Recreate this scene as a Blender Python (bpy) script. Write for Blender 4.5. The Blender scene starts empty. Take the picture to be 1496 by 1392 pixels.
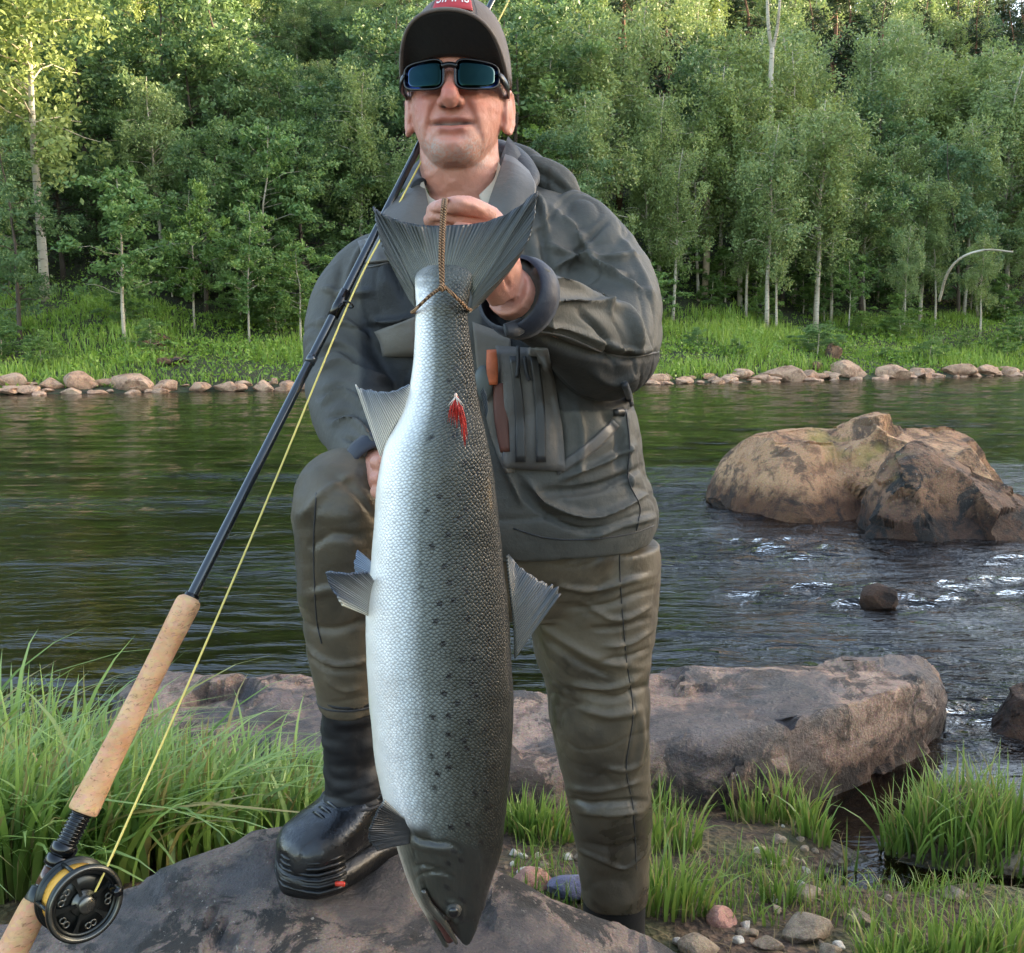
import bpy, bmesh, math, random
import numpy as np
from mathutils import Vector, Matrix, Euler
rad = math.radians
SC = bpy.context.scene
COL = SC.collection

# ------------------------------------------------------------------ camera
PW, PH, FPX = 1496.0, 1392.0, 1440.0
CAMZ, PITCH = 1.3, rad(7.75)
cam_d = bpy.data.cameras.new('camera'); cam = bpy.data.objects.new('camera', cam_d)
COL.objects.link(cam); SC.camera = cam
cam.location = (0, 0, CAMZ); cam.rotation_euler = (rad(90)-PITCH, 0, 0)
cam_d.sensor_fit = 'HORIZONTAL'; cam_d.sensor_width = 36.0; cam_d.lens = 36.0*FPX/PW
cam_d.clip_start = 0.02; cam_d.clip_end = 3000

# ------------------------------------------------------------------ light
SUN_EL, SUN_AZ = rad(14), rad(75)          # azimuth clockwise from +Y: low on the right, behind the added ridge
world = bpy.data.worlds.new('World'); SC.world = world; world.use_nodes = True
wn = world.node_tree; wn.nodes.clear()
sky = wn.nodes.new('ShaderNodeTexSky'); sky.sky_type = 'NISHITA'; sky.sun_disc = False
sky.sun_elevation = SUN_EL; sky.sun_rotation = SUN_AZ
sky.air_density = 1.0; sky.dust_density = 2.0; sky.ozone_density = 0.6
hs = wn.nodes.new('ShaderNodeHueSaturation'); hs.inputs['Saturation'].default_value = 0.92
bg = wn.nodes.new('ShaderNodeBackground'); bg.inputs[1].default_value = 0.15
wo = wn.nodes.new('ShaderNodeOutputWorld')
wn.links.new(sky.outputs[0], hs.inputs['Color']); wn.links.new(hs.outputs[0], bg.inputs[0]); wn.links.new(bg.outputs[0], wo.inputs[0])
sl = bpy.data.lights.new('sun', 'SUN'); so = bpy.data.objects.new('sun', sl); COL.objects.link(so)
sl.energy = 4.0; sl.angle = rad(0.5); sl.color = (1.0, 0.80, 0.52)
sdir = Vector((math.sin(SUN_AZ)*math.cos(SUN_EL), math.cos(SUN_AZ)*math.cos(SUN_EL), math.sin(SUN_EL)))
so.rotation_euler = sdir.to_track_quat('Z', 'Y').to_euler(); so.location = sdir*50
vs = SC.view_settings; vs.view_transform = 'Standard'; vs.look = 'None'; vs.gamma = 1.0; vs.use_curve_mapping = False
vs.exposure = 2.5

FY = 1.10                                    # forward distance of the hanging fish
# ------------------------------------------------------------------ helpers
def P(px, py, Y):
    a = (px-PW/2)/FPX; b = (PH/2-py)/FPX
    dx, dy, dz = a, math.cos(PITCH)+b*math.sin(PITCH), -math.sin(PITCH)+b*math.cos(PITCH)
    t = Y/dy
    return Vector((dx*t, Y, CAMZ+dz*t))
def ray(px, py):
    a = (px-PW/2)/FPX; b = (PH/2-py)/FPX
    return Vector((a, math.cos(PITCH)+b*math.sin(PITCH), -math.sin(PITCH)+b*math.cos(PITCH)))
def PZ(px, py, z):
    d = ray(px, py); t = (z-CAMZ)/d.z
    return Vector((d.x*t, d.y*t, z))
def depth_of(p):
    return p[1]*math.cos(PITCH)-(p[2]-CAMZ)*math.sin(PITCH)
def pxm(px, Y, py=696):                      # metres of one pixel at forward distance Y
    return depth_of(P(748, py, Y))/FPX*px
def proj(co):
    y, z = co[:, 1], co[:, 2]-CAMZ
    d = y*math.cos(PITCH)-z*math.sin(PITCH); u = y*math.sin(PITCH)+z*math.cos(PITCH)
    return PW/2+FPX*co[:, 0]/d, PH/2-FPX*u/d, d
def C(r, g, b, a=1.0):
    f = lambda c: (c/255/12.92) if c <= 10 else ((c/255+0.055)/1.055)**2.4
    return (f(r), f(g), f(b), a)

def _hash(ix, iy, iz, seed):
    h = (ix.astype(np.int64)*374761393+iy.astype(np.int64)*668265263+iz.astype(np.int64)*2147483647+seed*974711) & 0xffffffff
    h = ((h ^ (h >> 13))*1274126177) & 0xffffffff
    h = ((h ^ (h >> 16))*2246822519) & 0xffffffff
    return ((h ^ (h >> 15)) & 0xffff)/32767.5-1.0
def vnoise(p, seed=0):
    f = np.floor(p); i = f.astype(np.int64); t = p-f; t = t*t*t*(t*(t*6-15)+10)
    r = 0
    for dx in (0, 1):
        wx = t[:, 0] if dx else 1-t[:, 0]
        for dy in (0, 1):
            wy = t[:, 1] if dy else 1-t[:, 1]
            for dz in (0, 1):
                wz = t[:, 2] if dz else 1-t[:, 2]
                r = r+wx*wy*wz*_hash(i[:, 0]+dx, i[:, 1]+dy, i[:, 2]+dz, seed)
    return r
def fbm(p, octv=4, seed=0, gain=0.5, lac=2.03):
    r = np.zeros(len(p)); a = 1.0; q = np.array(p, float)
    for k in range(octv):
        r += a*vnoise(q+17.3*k, seed+k*13); a *= gain; q = q*lac
    return r
def sstep(a, b, x):
    t = np.clip((x-a)/(b-a), 0, 1); return t*t*(3-2*t)

def mesh_np(name, co, quads=None, tris=None):
    me = bpy.data.meshes.new(name)
    co = np.asarray(co, np.float32); nq = 0 if quads is None else len(quads); nt = 0 if tris is None else len(tris)
    me.vertices.add(len(co)); me.vertices.foreach_set('co', co.ravel())
    loops = []; starts = []; tot = []
    if nq: loops.append(np.asarray(quads, np.int32).ravel()); tot.append(np.full(nq, 4, np.int32))
    if nt: loops.append(np.asarray(tris, np.int32).ravel()); tot.append(np.full(nt, 3, np.int32))
    loops = np.concatenate(loops); tot = np.concatenate(tot); st = np.concatenate([[0], np.cumsum(tot)[:-1]]).astype(np.int32)
    me.loops.add(len(loops)); me.loops.foreach_set('vertex_index', loops)
    me.polygons.add(len(tot)); me.polygons.foreach_set('loop_start', st)
    me.update(calc_edges=True); me.validate()
    return me
def shade(me, smooth=True):
    me.polygons.foreach_set('use_smooth', np.full(len(me.polygons), smooth)); me.update()
def setattr_col(me, name, rgb):
    a = me.color_attributes.new(name, 'FLOAT_COLOR', 'POINT')
    c = np.ones((len(me.vertices), 4), np.float32); c[:, :3] = rgb; a.data.foreach_set('color', c.ravel())
def setattr_f(me, name, v):
    a = me.attributes.new(name, 'FLOAT', 'POINT'); a.data.foreach_set('value', np.asarray(v, np.float32))
def get_co(me):
    c = np.empty(len(me.vertices)*3, np.float32); me.vertices.foreach_get('co', c); return c.reshape(-1, 3).astype(float)
def get_no(me):
    c = np.empty(len(me.vertices)*3, np.float32); me.vertex_normals.foreach_get('vector', c); return c.reshape(-1, 3).astype(float)
def set_co(me, co):
    me.vertices.foreach_set('co', np.asarray(co, np.float32).ravel()); me.update()

def tag(o, label=None, cat=None, group=None, kind=None):
    if label: o['label'] = label
    if cat: o['category'] = cat
    if group: o['group'] = group
    if kind: o['kind'] = kind
    return o
def empty(name, loc, label, cat, group=None):
    o = bpy.data.objects.new(name, None); COL.objects.link(o); o.location = loc; o.empty_display_size = 0.1
    return tag(o, label, cat, group)
def link(name, me, mat=None, parent=None, smooth=None):
    o = bpy.data.objects.new(name, me); COL.objects.link(o)
    if mat is not None and not me.materials: me.materials.append(mat)
    if smooth is not None: shade(me, smooth)
    if parent is not None:
        o.parent = parent
        o.matrix_parent_inverse = Matrix.Translation(-parent.location)   # meshes hold world coordinates
    return o
def origin_to(o, loc):
    """move a world-coordinate mesh's origin to loc"""
    loc = Vector(loc); o.data.transform(Matrix.Translation(-loc)); o.location = loc; return o
def part(name, vf, mat, parent=None, smooth=True, origin=None):
    co, fs = vf
    me = bpy.data.meshes.new(name); me.from_pydata([tuple(v) for v in co], [], [tuple(f) for f in fs]); me.update()
    bm = bmesh.new(); bm.from_mesh(me); bmesh.ops.recalc_face_normals(bm, faces=bm.faces); bm.to_mesh(me); bm.free()
    o = link(name, me, mat, parent, smooth)
    return o
def join(*vfs):
    V = []; F = []
    for v, f in vfs:
        n = len(V); V += [Vector(x) for x in v]; F += [tuple(i+n for i in q) for q in f]
    return V, F
def catmull(pts, n):
    pts = np.asarray(pts, float); m = len(pts)
    if m < 3:
        t = np.linspace(0, 1, n)[:, None]; return pts[0]*(1-t)+pts[-1]*t
    ext = np.vstack([2*pts[0]-pts[1], pts, 2*pts[-1]-pts[-2]])
    out = []
    for s in np.linspace(0, m-1-1e-9, n):
        k = int(s); t = s-k; a, b, c, d = ext[k], ext[k+1], ext[k+2], ext[k+3]
        out.append(0.5*((2*b)+(-a+c)*t+(2*a-5*b+4*c-d)*t*t+(-a+3*b-3*c+d)*t**3))
    return np.array(out)
def rings(rs, closed_ring=True, cap=True):
    """quads between equal-length rings of points"""
    n = len(rs[0]); V = [Vector(p) for r in rs for p in r]; F = []
    for i in range(len(rs)-1):
        for j in range(n if closed_ring else n-1):
            k = (j+1) % n
            F.append((i*n+j, i*n+k, (i+1)*n+k, (i+1)*n+j))
    if cap and closed_ring:
        F.append(tuple(range(n-1, -1, -1))); F.append(tuple((len(rs)-1)*n+j for j in range(n)))
    return V, F
def tube(pts, radii, n=12, res=None, flat=1.0, up=None):
    pts = np.array([list(p) for p in pts], float); radii = np.array(radii if hasattr(radii, '__len__') else [radii]*len(pts), float)
    if res:
        q = catmull(np.hstack([pts, radii[:, None]]), res); pts, radii = q[:, :3], q[:, 3]
    rs = []; T = np.gradient(pts, axis=0)
    u = np.array(up if up is not None else (0.03, -1.0, 0.02), float)
    for p, r, t in zip(pts, radii, T):
        t = t/np.linalg.norm(t); a = u-t*np.dot(u, t)
        if np.linalg.norm(a) < 1e-3: a = np.cross(t, (1, 0, 0))
        a /= np.linalg.norm(a); b = np.cross(t, a); u = a
        rs.append([p+r*(flat*math.cos(k*2*math.pi/n)*a+math.sin(k*2*math.pi/n)*b) for k in range(n)])
    return rings(rs)
def ellipsoid(c, r, seg=20, ring=12, rot=None):
    V = []; F = []
    for i in range(ring+1):
        th = math.pi*i/ring
        for j in range(seg):
            ph = 2*math.pi*j/seg
            v = Vector((r[0]*math.sin(th)*math.cos(ph), r[1]*math.sin(th)*math.sin(ph), r[2]*math.cos(th)))
            if rot is not None: v = rot @ v
            V.append(Vector(c)+v)
    for i in range(ring):
        for j in range(seg):
            k = (j+1) % seg; F.append((i*seg+j, i*seg+k, (i+1)*seg+k, (i+1)*seg+j))
    return V, F
def box(c, s, rot=None):
    V = []
    for x in (-1, 1):
        for y in (-1, 1):
            for z in (-1, 1):
                v = Vector((x*s[0]/2, y*s[1]/2, z*s[2]/2))
                if rot is not None: v = rot @ v
                V.append(Vector(c)+v)
    return V, [(0, 1, 3, 2), (4, 6, 7, 5), (0, 4, 5, 1), (2, 3, 7, 6), (0, 2, 6, 4), (1, 5, 7, 3)]
def apply_mods(o, name):
    dg = bpy.context.evaluated_depsgraph_get(); dg.update()
    me = bpy.data.meshes.new_from_object(o.evaluated_get(dg)); me.name = name; return me
def remesh(vfs, voxel, name, smooth=6, factor=0.5):
    co, fs = join(*vfs)
    me = bpy.data.meshes.new('tmp'); me.from_pydata([tuple(v) for v in co], [], fs); me.update()
    bm = bmesh.new(); bm.from_mesh(me); bmesh.ops.remove_doubles(bm, verts=bm.verts, dist=1e-6); bmesh.ops.recalc_face_normals(bm, faces=bm.faces); bm.to_mesh(me); bm.free()
    o = bpy.data.objects.new('tmp', me); COL.objects.link(o)
    m = o.modifiers.new('r', 'REMESH'); m.mode = 'VOXEL'; m.voxel_size = voxel; m.adaptivity = 0
    if smooth:
        s = o.modifiers.new('s', 'SMOOTH'); s.iterations = smooth; s.factor = factor
    r = apply_mods(o, name); bpy.data.objects.remove(o); bpy.data.meshes.remove(me)
    r.materials.clear(); shade(r); return r
def solid(o, t, off=0.0, sub=0, bevel=0):
    if sub:
        s = o.modifiers.new('sub', 'SUBSURF'); s.levels = sub; s.render_levels = sub
    m = o.modifiers.new('solid', 'SOLIDIFY'); m.thickness = t; m.offset = off
    return o
def polydist(px, py, pts):
    """distance to a polyline in pixels, and arc parameter 0..1"""
    pts = np.asarray(pts, float); L = np.linalg.norm(np.diff(pts, axis=0), axis=1); cum = np.concatenate([[0], np.cumsum(L)])
    best = np.full(len(px), 1e9); par = np.zeros(len(px)); side = np.zeros(len(px))
    for i in range(len(pts)-1):
        a, b = pts[i], pts[i+1]; d = b-a; l2 = d@d+1e-9
        t = np.clip(((px-a[0])*d[0]+(py-a[1])*d[1])/l2, 0, 1)
        ex, ey = px-(a[0]+t*d[0]), py-(a[1]+t*d[1]); q = np.hypot(ex, ey)
        m = q < best; best[m] = q[m]; par[m] = ((cum[i]+t*L[i])/cum[-1])[m]; side[m] = np.sign(d[0]*ey-d[1]*ex)[m]
    return best, par, side
def sculpt(me, strokes, ymax=9.0):
    """raise or press soft ridges into a mesh along polylines; each stroke (points, half width in px, height in m)"""
    co = get_co(me); no = get_no(me); px, py, d = proj(co)
    view = co-np.array([0, 0, CAMZ]); view /= np.linalg.norm(view, axis=1)[:, None]
    face = sstep(-0.05, 0.35, -(view*no).sum(1)); disp = np.zeros(len(co))
    for s in strokes:
        pts, w, h = s[0], s[1], s[2]
        if len(pts) > 2: pts = catmull(pts, 5*len(pts))
        x0, x1 = min(p[0] for p in pts)-3*w, max(p[0] for p in pts)+3*w; y0, y1 = min(p[1] for p in pts)-3*w, max(p[1] for p in pts)+3*w
        m = np.where((px > x0) & (px < x1) & (py > y0) & (py < y1) & (face > 0) & (co[:, 1] < ymax))[0]
        if not len(m): continue
        q, t, sd = polydist(px[m], py[m], pts)
        q = q/w
        taper = np.clip(np.minimum(t, 1-t)*5+0.12, 0, 1)
        skew = s[3] if len(s) > 3 else 0.0
        q = q*np.where(sd > 0, 1+skew, 1-0.5*skew)
        disp[m] += h*np.exp(-q*q*1.6)*taper*face[m]
    co += no*disp[:, None]; set_co(me, co)

# ------------------------------------------------------------------ node helper
class NT:
    def __init__(s, name):
        s.mat = bpy.data.materials.new(name); s.mat.use_nodes = True; s.t = s.mat.node_tree; s.t.nodes.clear()
        s.out = s.t.nodes.new('ShaderNodeOutputMaterial')
    def n(s, typ, **kw):
        nd = s.t.nodes.new('ShaderNode'+typ)
        for k, v in kw.items():
            if k.startswith('i_'): s.inp(nd, k[2:].replace('_', ' '), v)
            else: setattr(nd, k, v)
        return nd
    def inp(s, nd, key, v):
        if isinstance(key, str) and key.isdigit(): key = int(key)
        sock = nd.inputs[key]
        if isinstance(v, bpy.types.NodeSocket): s.t.links.new(v, sock)
        elif isinstance(v, bpy.types.Node): s.t.links.new(v.outputs[0], sock)
        else: sock.default_value = v
    def coord(s, kind='Object'): return s.n('TexCoord').outputs[kind]
    def pos(s): return s.n('NewGeometry').outputs['Position']
    def attr(s, name, out='Color'): return s.n('Attribute', attribute_name=name).outputs[out]
    def map(s, vec, scale=(1, 1, 1), loc=(0, 0, 0), rot=(0, 0, 0)):
        return s.n('Mapping', i_Vector=vec, i_Scale=scale, i_Location=loc, i_Rotation=rot).outputs[0]
    def noise(s, vec, scale=5, detail=4, rough=0.55, dist=0.0):
        return s.n('TexNoise', i_Vector=vec, i_Scale=scale, i_Detail=detail, i_Roughness=rough, i_Distortion=dist).outputs[0]
    def ramp(s, fac, stops, interp='LINEAR'):
        r = s.n('ValToRGB'); s.inp(r, 'Fac', fac); cr = r.color_ramp; cr.interpolation = interp
        while len(cr.elements) < len(stops): cr.elements.new(0.5)
        for e, (p, c) in zip(cr.elements, stops):
            e.position = p; e.color = c if hasattr(c, '__len__') else (c, c, c, 1)
        return r.outputs[0]
    def mix(s, fac, a, b, mode='MIX'):
        m = s.n('Mix', data_type='RGBA', blend_type=mode); s.inp(m, 0, fac); s.inp(m, 6, a); s.inp(m, 7, b); return m.outputs[2]
    def math(s, op, a, b=0.0, c=0.0, clamp=False):
        m = s.n('Math', operation=op, use_clamp=clamp); s.inp(m, 0, a); s.inp(m, 1, b); s.inp(m, 2, c); return m.outputs[0]
    def sep(s, v): return s.n('SeparateXYZ', i_Vector=v).outputs
    def bump(s, h, strength=0.3, dist=0.01, normal=None):
        b = s.n('Bump', i_Height=h, i_Strength=strength, i_Distance=dist)
        if normal is not None: s.inp(b, 'Normal', normal)
        return b.outputs[0]
    def bsdf(s, **kw):
        b = s.n('BsdfPrincipled')
        for k, v in kw.items(): s.inp(b, k.replace('_', ' '), v)
        s.t.links.new(b.outputs[0], s.out.inputs[0]); return b
def plain(name, col, rough=0.5, metal=0.0, bump=0.0, bscale=60, coat=0.0, var=0.25, vscale=12):
    t = NT(name); c = t.coord(); n1 = t.noise(c, vscale, 5)
    col2 = tuple(x*(1-var) for x in col[:3])+(1,); col3 = tuple(min(1, x*(1+var)) for x in col[:3])+(1,)
    kw = dict(Base_Color=t.ramp(n1, [(0.3, col2), (0.7, col3)]), Roughness=t.math('MULTIPLY_ADD', n1, 0.3, rough-0.15), Metallic=metal, Coat_Weight=coat, Coat_Roughness=0.1)
    if bump: kw['Normal'] = t.bump(t.noise(c, bscale, 4), bump, 0.004)
    t.bsdf(**kw); return t.mat
# ================================================================== ground, water, rocks
BX = np.array([-400, -60, -12.8, -6, 4, 20.6, 80, 400.0]); BY = np.array([24, 22, 24.6, 27, 30.6, 39.6, 60, 120.0])
def bank_s(x, y): return (y-np.interp(x, BX, BY))*0.93
def far_z(x, y):
    x = np.asarray(x, float); y = np.asarray(y, float); s = bank_s(x, y)
    z = np.interp(s, [-6, -1.0, 0, 1.2, 4, 9, 16, 40, 80, 130, 260], [-1.5, -0.35, -0.02, 0.35, 0.95, 2.3, 4.8, 14.5, 33, 55, 80])
    p = np.stack([x*0.22, y*0.22, np.zeros_like(x)], -1).reshape(-1, 3)
    return z+(fbm(p, 4, 5)*0.35).reshape(x.shape)*np.clip(s*0.3, 0, 1)*np.clip(0.5+s*0.06, 0.5, 3)
def far_hit(px, py):
    d = ray(px, py); ts = np.linspace(18, 160, 3000); zz = far_z(d.x*ts/d.y, ts); i = np.argmax(CAMZ+d.z*ts/d.y < zz)
    return Vector((d.x*ts[i]/d.y, ts[i], zz[i]))

def grid_mesh(name, X, Y, Z):
    h, w = X.shape; idx = np.arange(h*w).reshape(h, w)
    q = np.stack([idx[:-1, :-1], idx[:-1, 1:], idx[1:, 1:], idx[1:, :-1]], -1).reshape(-1, 4)
    return mesh_np(name, np.stack([X, Y, Z], -1).reshape(-1, 3), q)

# far terrain (bank and hillside)
t = NT('forest_floor'); c = t.pos()
n1 = t.noise(c, 0.6, 6); n2 = t.noise(c, 5, 5)
colr = t.mix(t.ramp(n2, [(0.35, 0), (0.65, 1)]), t.ramp(n1, [(0.3, (0.030, 0.035, 0.014, 1)), (0.7, (0.055, 0.085, 0.022, 1))]), (0.045, 0.035, 0.02, 1))
t.bsdf(Base_Color=colr, Roughness=0.9, Normal=t.bump(n2, 0.8, 0.2)); M_FLOOR = t.mat
ss = np.concatenate([np.linspace(-6, 16, 60), np.linspace(17, 260, 60)])
xs = np.concatenate([np.linspace(-300, -60, 16), np.linspace(-55, 70, 180), np.linspace(75, 300, 16)])
XX = np.repeat(xs[None], len(ss), 0); YY = np.interp(xs, BX, BY)[None]+ss[:, None]/0.93
o = link('hillside', grid_mesh('hillside', XX, YY, far_z(XX, YY)), M_FLOOR, smooth=True); tag(o, 'wooded hillside rising behind the far bank', kind='structure')
# added unseen ridge, shaped to keep the evening sun off the river
tx = np.linspace(-700, 700, 90); prof = np.array([[170, 0], [210, 32], [255, 66], [300, 91], [400, 62], [560, 0]])
nr = fbm(np.stack([tx*0.012, tx*0, tx*0], -1), 4, 3); sx_, sy_ = math.sin(SUN_AZ), math.cos(SUN_AZ)
XX = prof[:, :1]*sx_-tx[None]*sy_; YY = prof[:, :1]*sy_+tx[None]*sx_; ZZ = prof[:, 1:]*(1+0.03*nr[None]+np.clip(0.0014*(tx[None]-68), -0.1, 0.22))-0.6
o = link('sun_blocking_ridge', grid_mesh('sun_blocking_ridge', XX, YY, ZZ), M_FLOOR, smooth=True); tag(o, 'added unseen ridge blocking the sun off to the right of the river', kind='structure')

# near ground
def near_z(x, y):
    x = np.asarray(x, float); y = np.asarray(y, float)
    edge = np.interp(x, [-6, -1.4, -0.6, 0.2, 0.75, 1.1, 2.0, 6], [2.6, 2.75, 2.9, 2.85, 2.62, 2.45, 2.35, 2.2])
    z = np.interp(y-edge, [-3, -1.6, -0.9, -0.35, 0.05, 0.5, 2, 4], [0.22, 0.17, 0.12, 0.075, -0.01, -0.10, -0.45, -1.1])
    def hump(cx, cy, rx, ry, h): return h*np.exp(-((x-cx)/rx)**2-((y-cy)/ry)**2)
    z = z+hump(1.24, 2.52, 0.30, 0.17, 0.14)              # tussock islet
    z = z+hump(0.96, 2.56, 0.13, 0.24, -0.13)+hump(0.86, 2.22, 0.14, 0.085, -0.15)+hump(1.2, 2.23, 0.3, 0.06, -0.12)+hump(1.35, 2.05, 0.14, 0.06, -0.11)
    z = z+hump(-0.75, 1.75, 0.7, 0.4, 0.10)
    p = np.stack([x*3.1, y*3.1, x*0], -1).reshape(-1, 3)
    return z+(fbm(p, 5, 9)*0.014).reshape(x.shape)
def near_hit(px, py):
    d = ray(px, py); ts = np.linspace(0.9, 4.5, 1500); zz = near_z(d.x*ts/d.y, ts); k = np.where(CAMZ+d.z*ts/d.y < zz)[0]
    if not len(k): return PZ(px, py, 0.0)
    i = k[0]; return Vector((d.x*ts[i]/d.y, ts[i], zz[i]))
t = NT('soil'); c = t.pos()
n1 = t.noise(c, 6, 6); n2 = t.noise(c, 45, 5, 0.65); n3 = t.n('TexVoronoi', i_Vector=c, i_Scale=55.0, feature='F1')
colr = t.ramp(n2, [(0.25, C(38, 27, 19)), (0.5, C(78, 57, 40)), (0.75, C(128, 101, 76))])
colr = t.mix(t.ramp(n1, [(0.42, 0), (0.62, 0.75)]), colr, t.ramp(n2, [(0.3, C(44, 50, 26)), (0.7, C(98, 98, 52))]))
dry = t.ramp(t.sep(c)[2], [(0.0, 0.35), (0.035, 1.0)])       # wet, darker soil at the waterline
colr = t.mix(1.0, colr, dry, 'MULTIPLY')
hh = t.math('ADD', n2, t.math('MULTIPLY', n3.outputs['Distance'], 0.8))
t.bsdf(Base_Color=colr, Roughness=t.ramp(t.sep(c)[2], [(0.0, 0.25), (0.05, 0.85)]), Normal=t.bump(hh, 0.9, 0.02)); M_SOIL = t.mat
gx = np.linspace(-6, 6, 420); gy = np.linspace(0.15, 7, 330)
gx = np.sign(gx)*(np.abs(gx)/6)**1.5*6; gy = 0.15+(gy-0.15)**1.15*6.85/(6.85**1.15)
XX, YY = np.meshgrid(gx, gy)
o = link('riverbank', grid_mesh('riverbank', XX, YY, near_z(XX, YY)), M_SOIL, smooth=True); tag(o, 'brown soil riverbank', kind='structure')
XX, YY = np.meshgrid(np.linspace(-60, 60, 40), np.concatenate([np.linspace(-60, 0, 12), np.linspace(0.5, 6, 12)]))
ZZ = np.where((np.abs(XX) < 5.9) & (YY > 0.3), -1.3, np.where(YY < 0.3, 0.16, np.interp(YY, [0, 2, 2.8, 6], [0.2, 0.12, -0.1, -1.2])))
o = link('meadow', grid_mesh('meadow', XX, YY, ZZ-0.03), M_SOIL, smooth=True); tag(o, 'bare ground behind the riverbank', kind='structure')

# river bed + water
t = NT('river_bed'); c = t.pos(); n2 = t.noise(c, 9, 5)
t.bsdf(Base_Color=t.ramp(n2, [(0.3, (0.008, 0.006, 0.003, 1)), (0.7, (0.035, 0.022, 0.009, 1))]), Roughness=0.9); M_BED = t.mat
XX, YY = np.meshgrid(np.linspace(-90, 110, 60), np.concatenate([np.linspace(3.5, 9, 14), np.linspace(10, 75, 40)]))
ZZ = np.interp(YY, [3.5, 5.0, 9, 14, 75], [-0.62, -1.0, -1.1, -1.6, -1.7])+0.12*fbm(np.stack([XX, YY, XX*0], -1).reshape(-1, 3)*0.8, 3, 4).reshape(XX.shape)
o = link('river_bed', grid_mesh('river_bed', XX, YY, ZZ), M_BED, smooth=True); tag(o, 'dark river bed', kind='structure')

t = NT('river_water'); c = t.pos()
rf = t.attr('riffle', 'Fac')
w1 = t.noise(t.map(c, (3.2, 11, 1)), 1.0, 4, 0.55, 0.6); w2 = t.noise(t.map(c, (16, 42, 1)), 1.0, 3, 0.6, 0.4)
b1 = t.bump(w1, t.math('MULTIPLY_ADD', rf, 0.75, 0.14), 0.07); b2 = t.bump(w2, t.math('MULTIPLY_ADD', rf, 0.55, 0.07), 0.014, b1)
gl = t.n('BsdfGlossy', i_Roughness=0.03, i_Color=(1, 1, 1, 1)); t.inp(gl, 'Normal', b2)
tr = t.n('BsdfTransparent', i_Color=(0.42, 0.26, 0.09, 1))
fr = t.n('Fresnel', i_IOR=1.34); t.inp(fr, 'Normal', b2)
mx = t.n('MixShader'); t.inp(mx, 0, fr.outputs[0]); t.inp(mx, 1, tr.outputs[0]); t.inp(mx, 2, gl.outputs[0])
foam = t.n('BsdfDiffuse', i_Color=(0.75, 0.8, 0.82, 1)); m2 = t.n('MixShader')
fn = t.noise(t.map(c, (7, 26, 1)), 1.0, 5, 0.7, 1.0)
t.inp(m2, 0, t.math('MULTIPLY', t.ramp(fn, [(0.71, 0), (0.78, 0.6)]), t.attr('foam', 'Fac'))); t.inp(m2, 1, mx.outputs[0]); t.inp(m2, 2, foam.outputs[0])
t.t.links.new(m2.outputs[0], t.out.inputs[0]); M_WATER = t.mat
yy = np.concatenate([np.geomspace(1.95, 60, 460), np.linspace(63, 140, 20)]); uu = np.linspace(-1, 1, 430); uu = np.sign(uu)*np.abs(uu)**1.3
YY = np.repeat(yy[:, None], len(uu), 1); XX = uu[None]*1.5*YY
# keep a far side step: the sheet runs under the far bank
pw = np.stack([XX, YY, XX*0], -1).reshape(-1, 3)
def band(cx, cy, rx, ry): return np.exp(-((pw[:, 0]-cx)/rx)**2-((pw[:, 1]-cy)/ry)**2)
rif = 0.95*sstep(0.2, 1.5, pw[:, 0]-0.02*pw[:, 1])*sstep(2.75, 3.2, pw[:, 1])*(1-sstep(7.2, 11.5, pw[:, 1]))
rif += 0.35*band(-3.2, 8.0, 2.8, 0.5)+0.45*band(-2.2, 9.6, 4, 0.25)+0.3*band(-1.5, 5.6, 1.2, 0.4)
rif *= 0.45+0.75*np.clip(0.5+fbm(pw*np.array([0.5, 1.6, 1]), 3, 21), 0, 1)
rif = np.clip(rif, 0, 1.2); calm = sstep(2.4, 3.1, pw[:, 1])
z = (0.022*rif*calm)*fbm(pw*np.array([1.6, 5.2, 1]), 3, 31)+calm*0.009*fbm(pw*np.array([1.1, 3.4, 1]), 3, 33)+calm*rif*0.012*fbm(pw*np.array([5, 13.0, 1]), 2, 35)
me = grid_mesh('river', XX, YY, z.reshape(XX.shape)); setattr_f(me, 'riffle', np.clip(rif+0.25*sstep(10, 30, pw[:, 1]), 0.0, 1.2)*calm+0.01)
fo = 0.9*rif*sstep(3.4, 4.2, pw[:, 1])+0.75*band(-2.2, 9.6, 4, 0.16)+0.8*band(-2.7, 8.2, 2.2, 0.22)+0.7*band(2.0, 9.0, 1.6, 0.12)+0.55*sstep(10, 16, pw[:, 1])*(1-sstep(22, 27, pw[:, 1]))
setattr_f(me, 'foam', 0.3*np.clip(fo, 0, 1))
o = link('river', me, M_WATER, smooth=True); tag(o, 'dark rippling river water', kind='structure')

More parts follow.
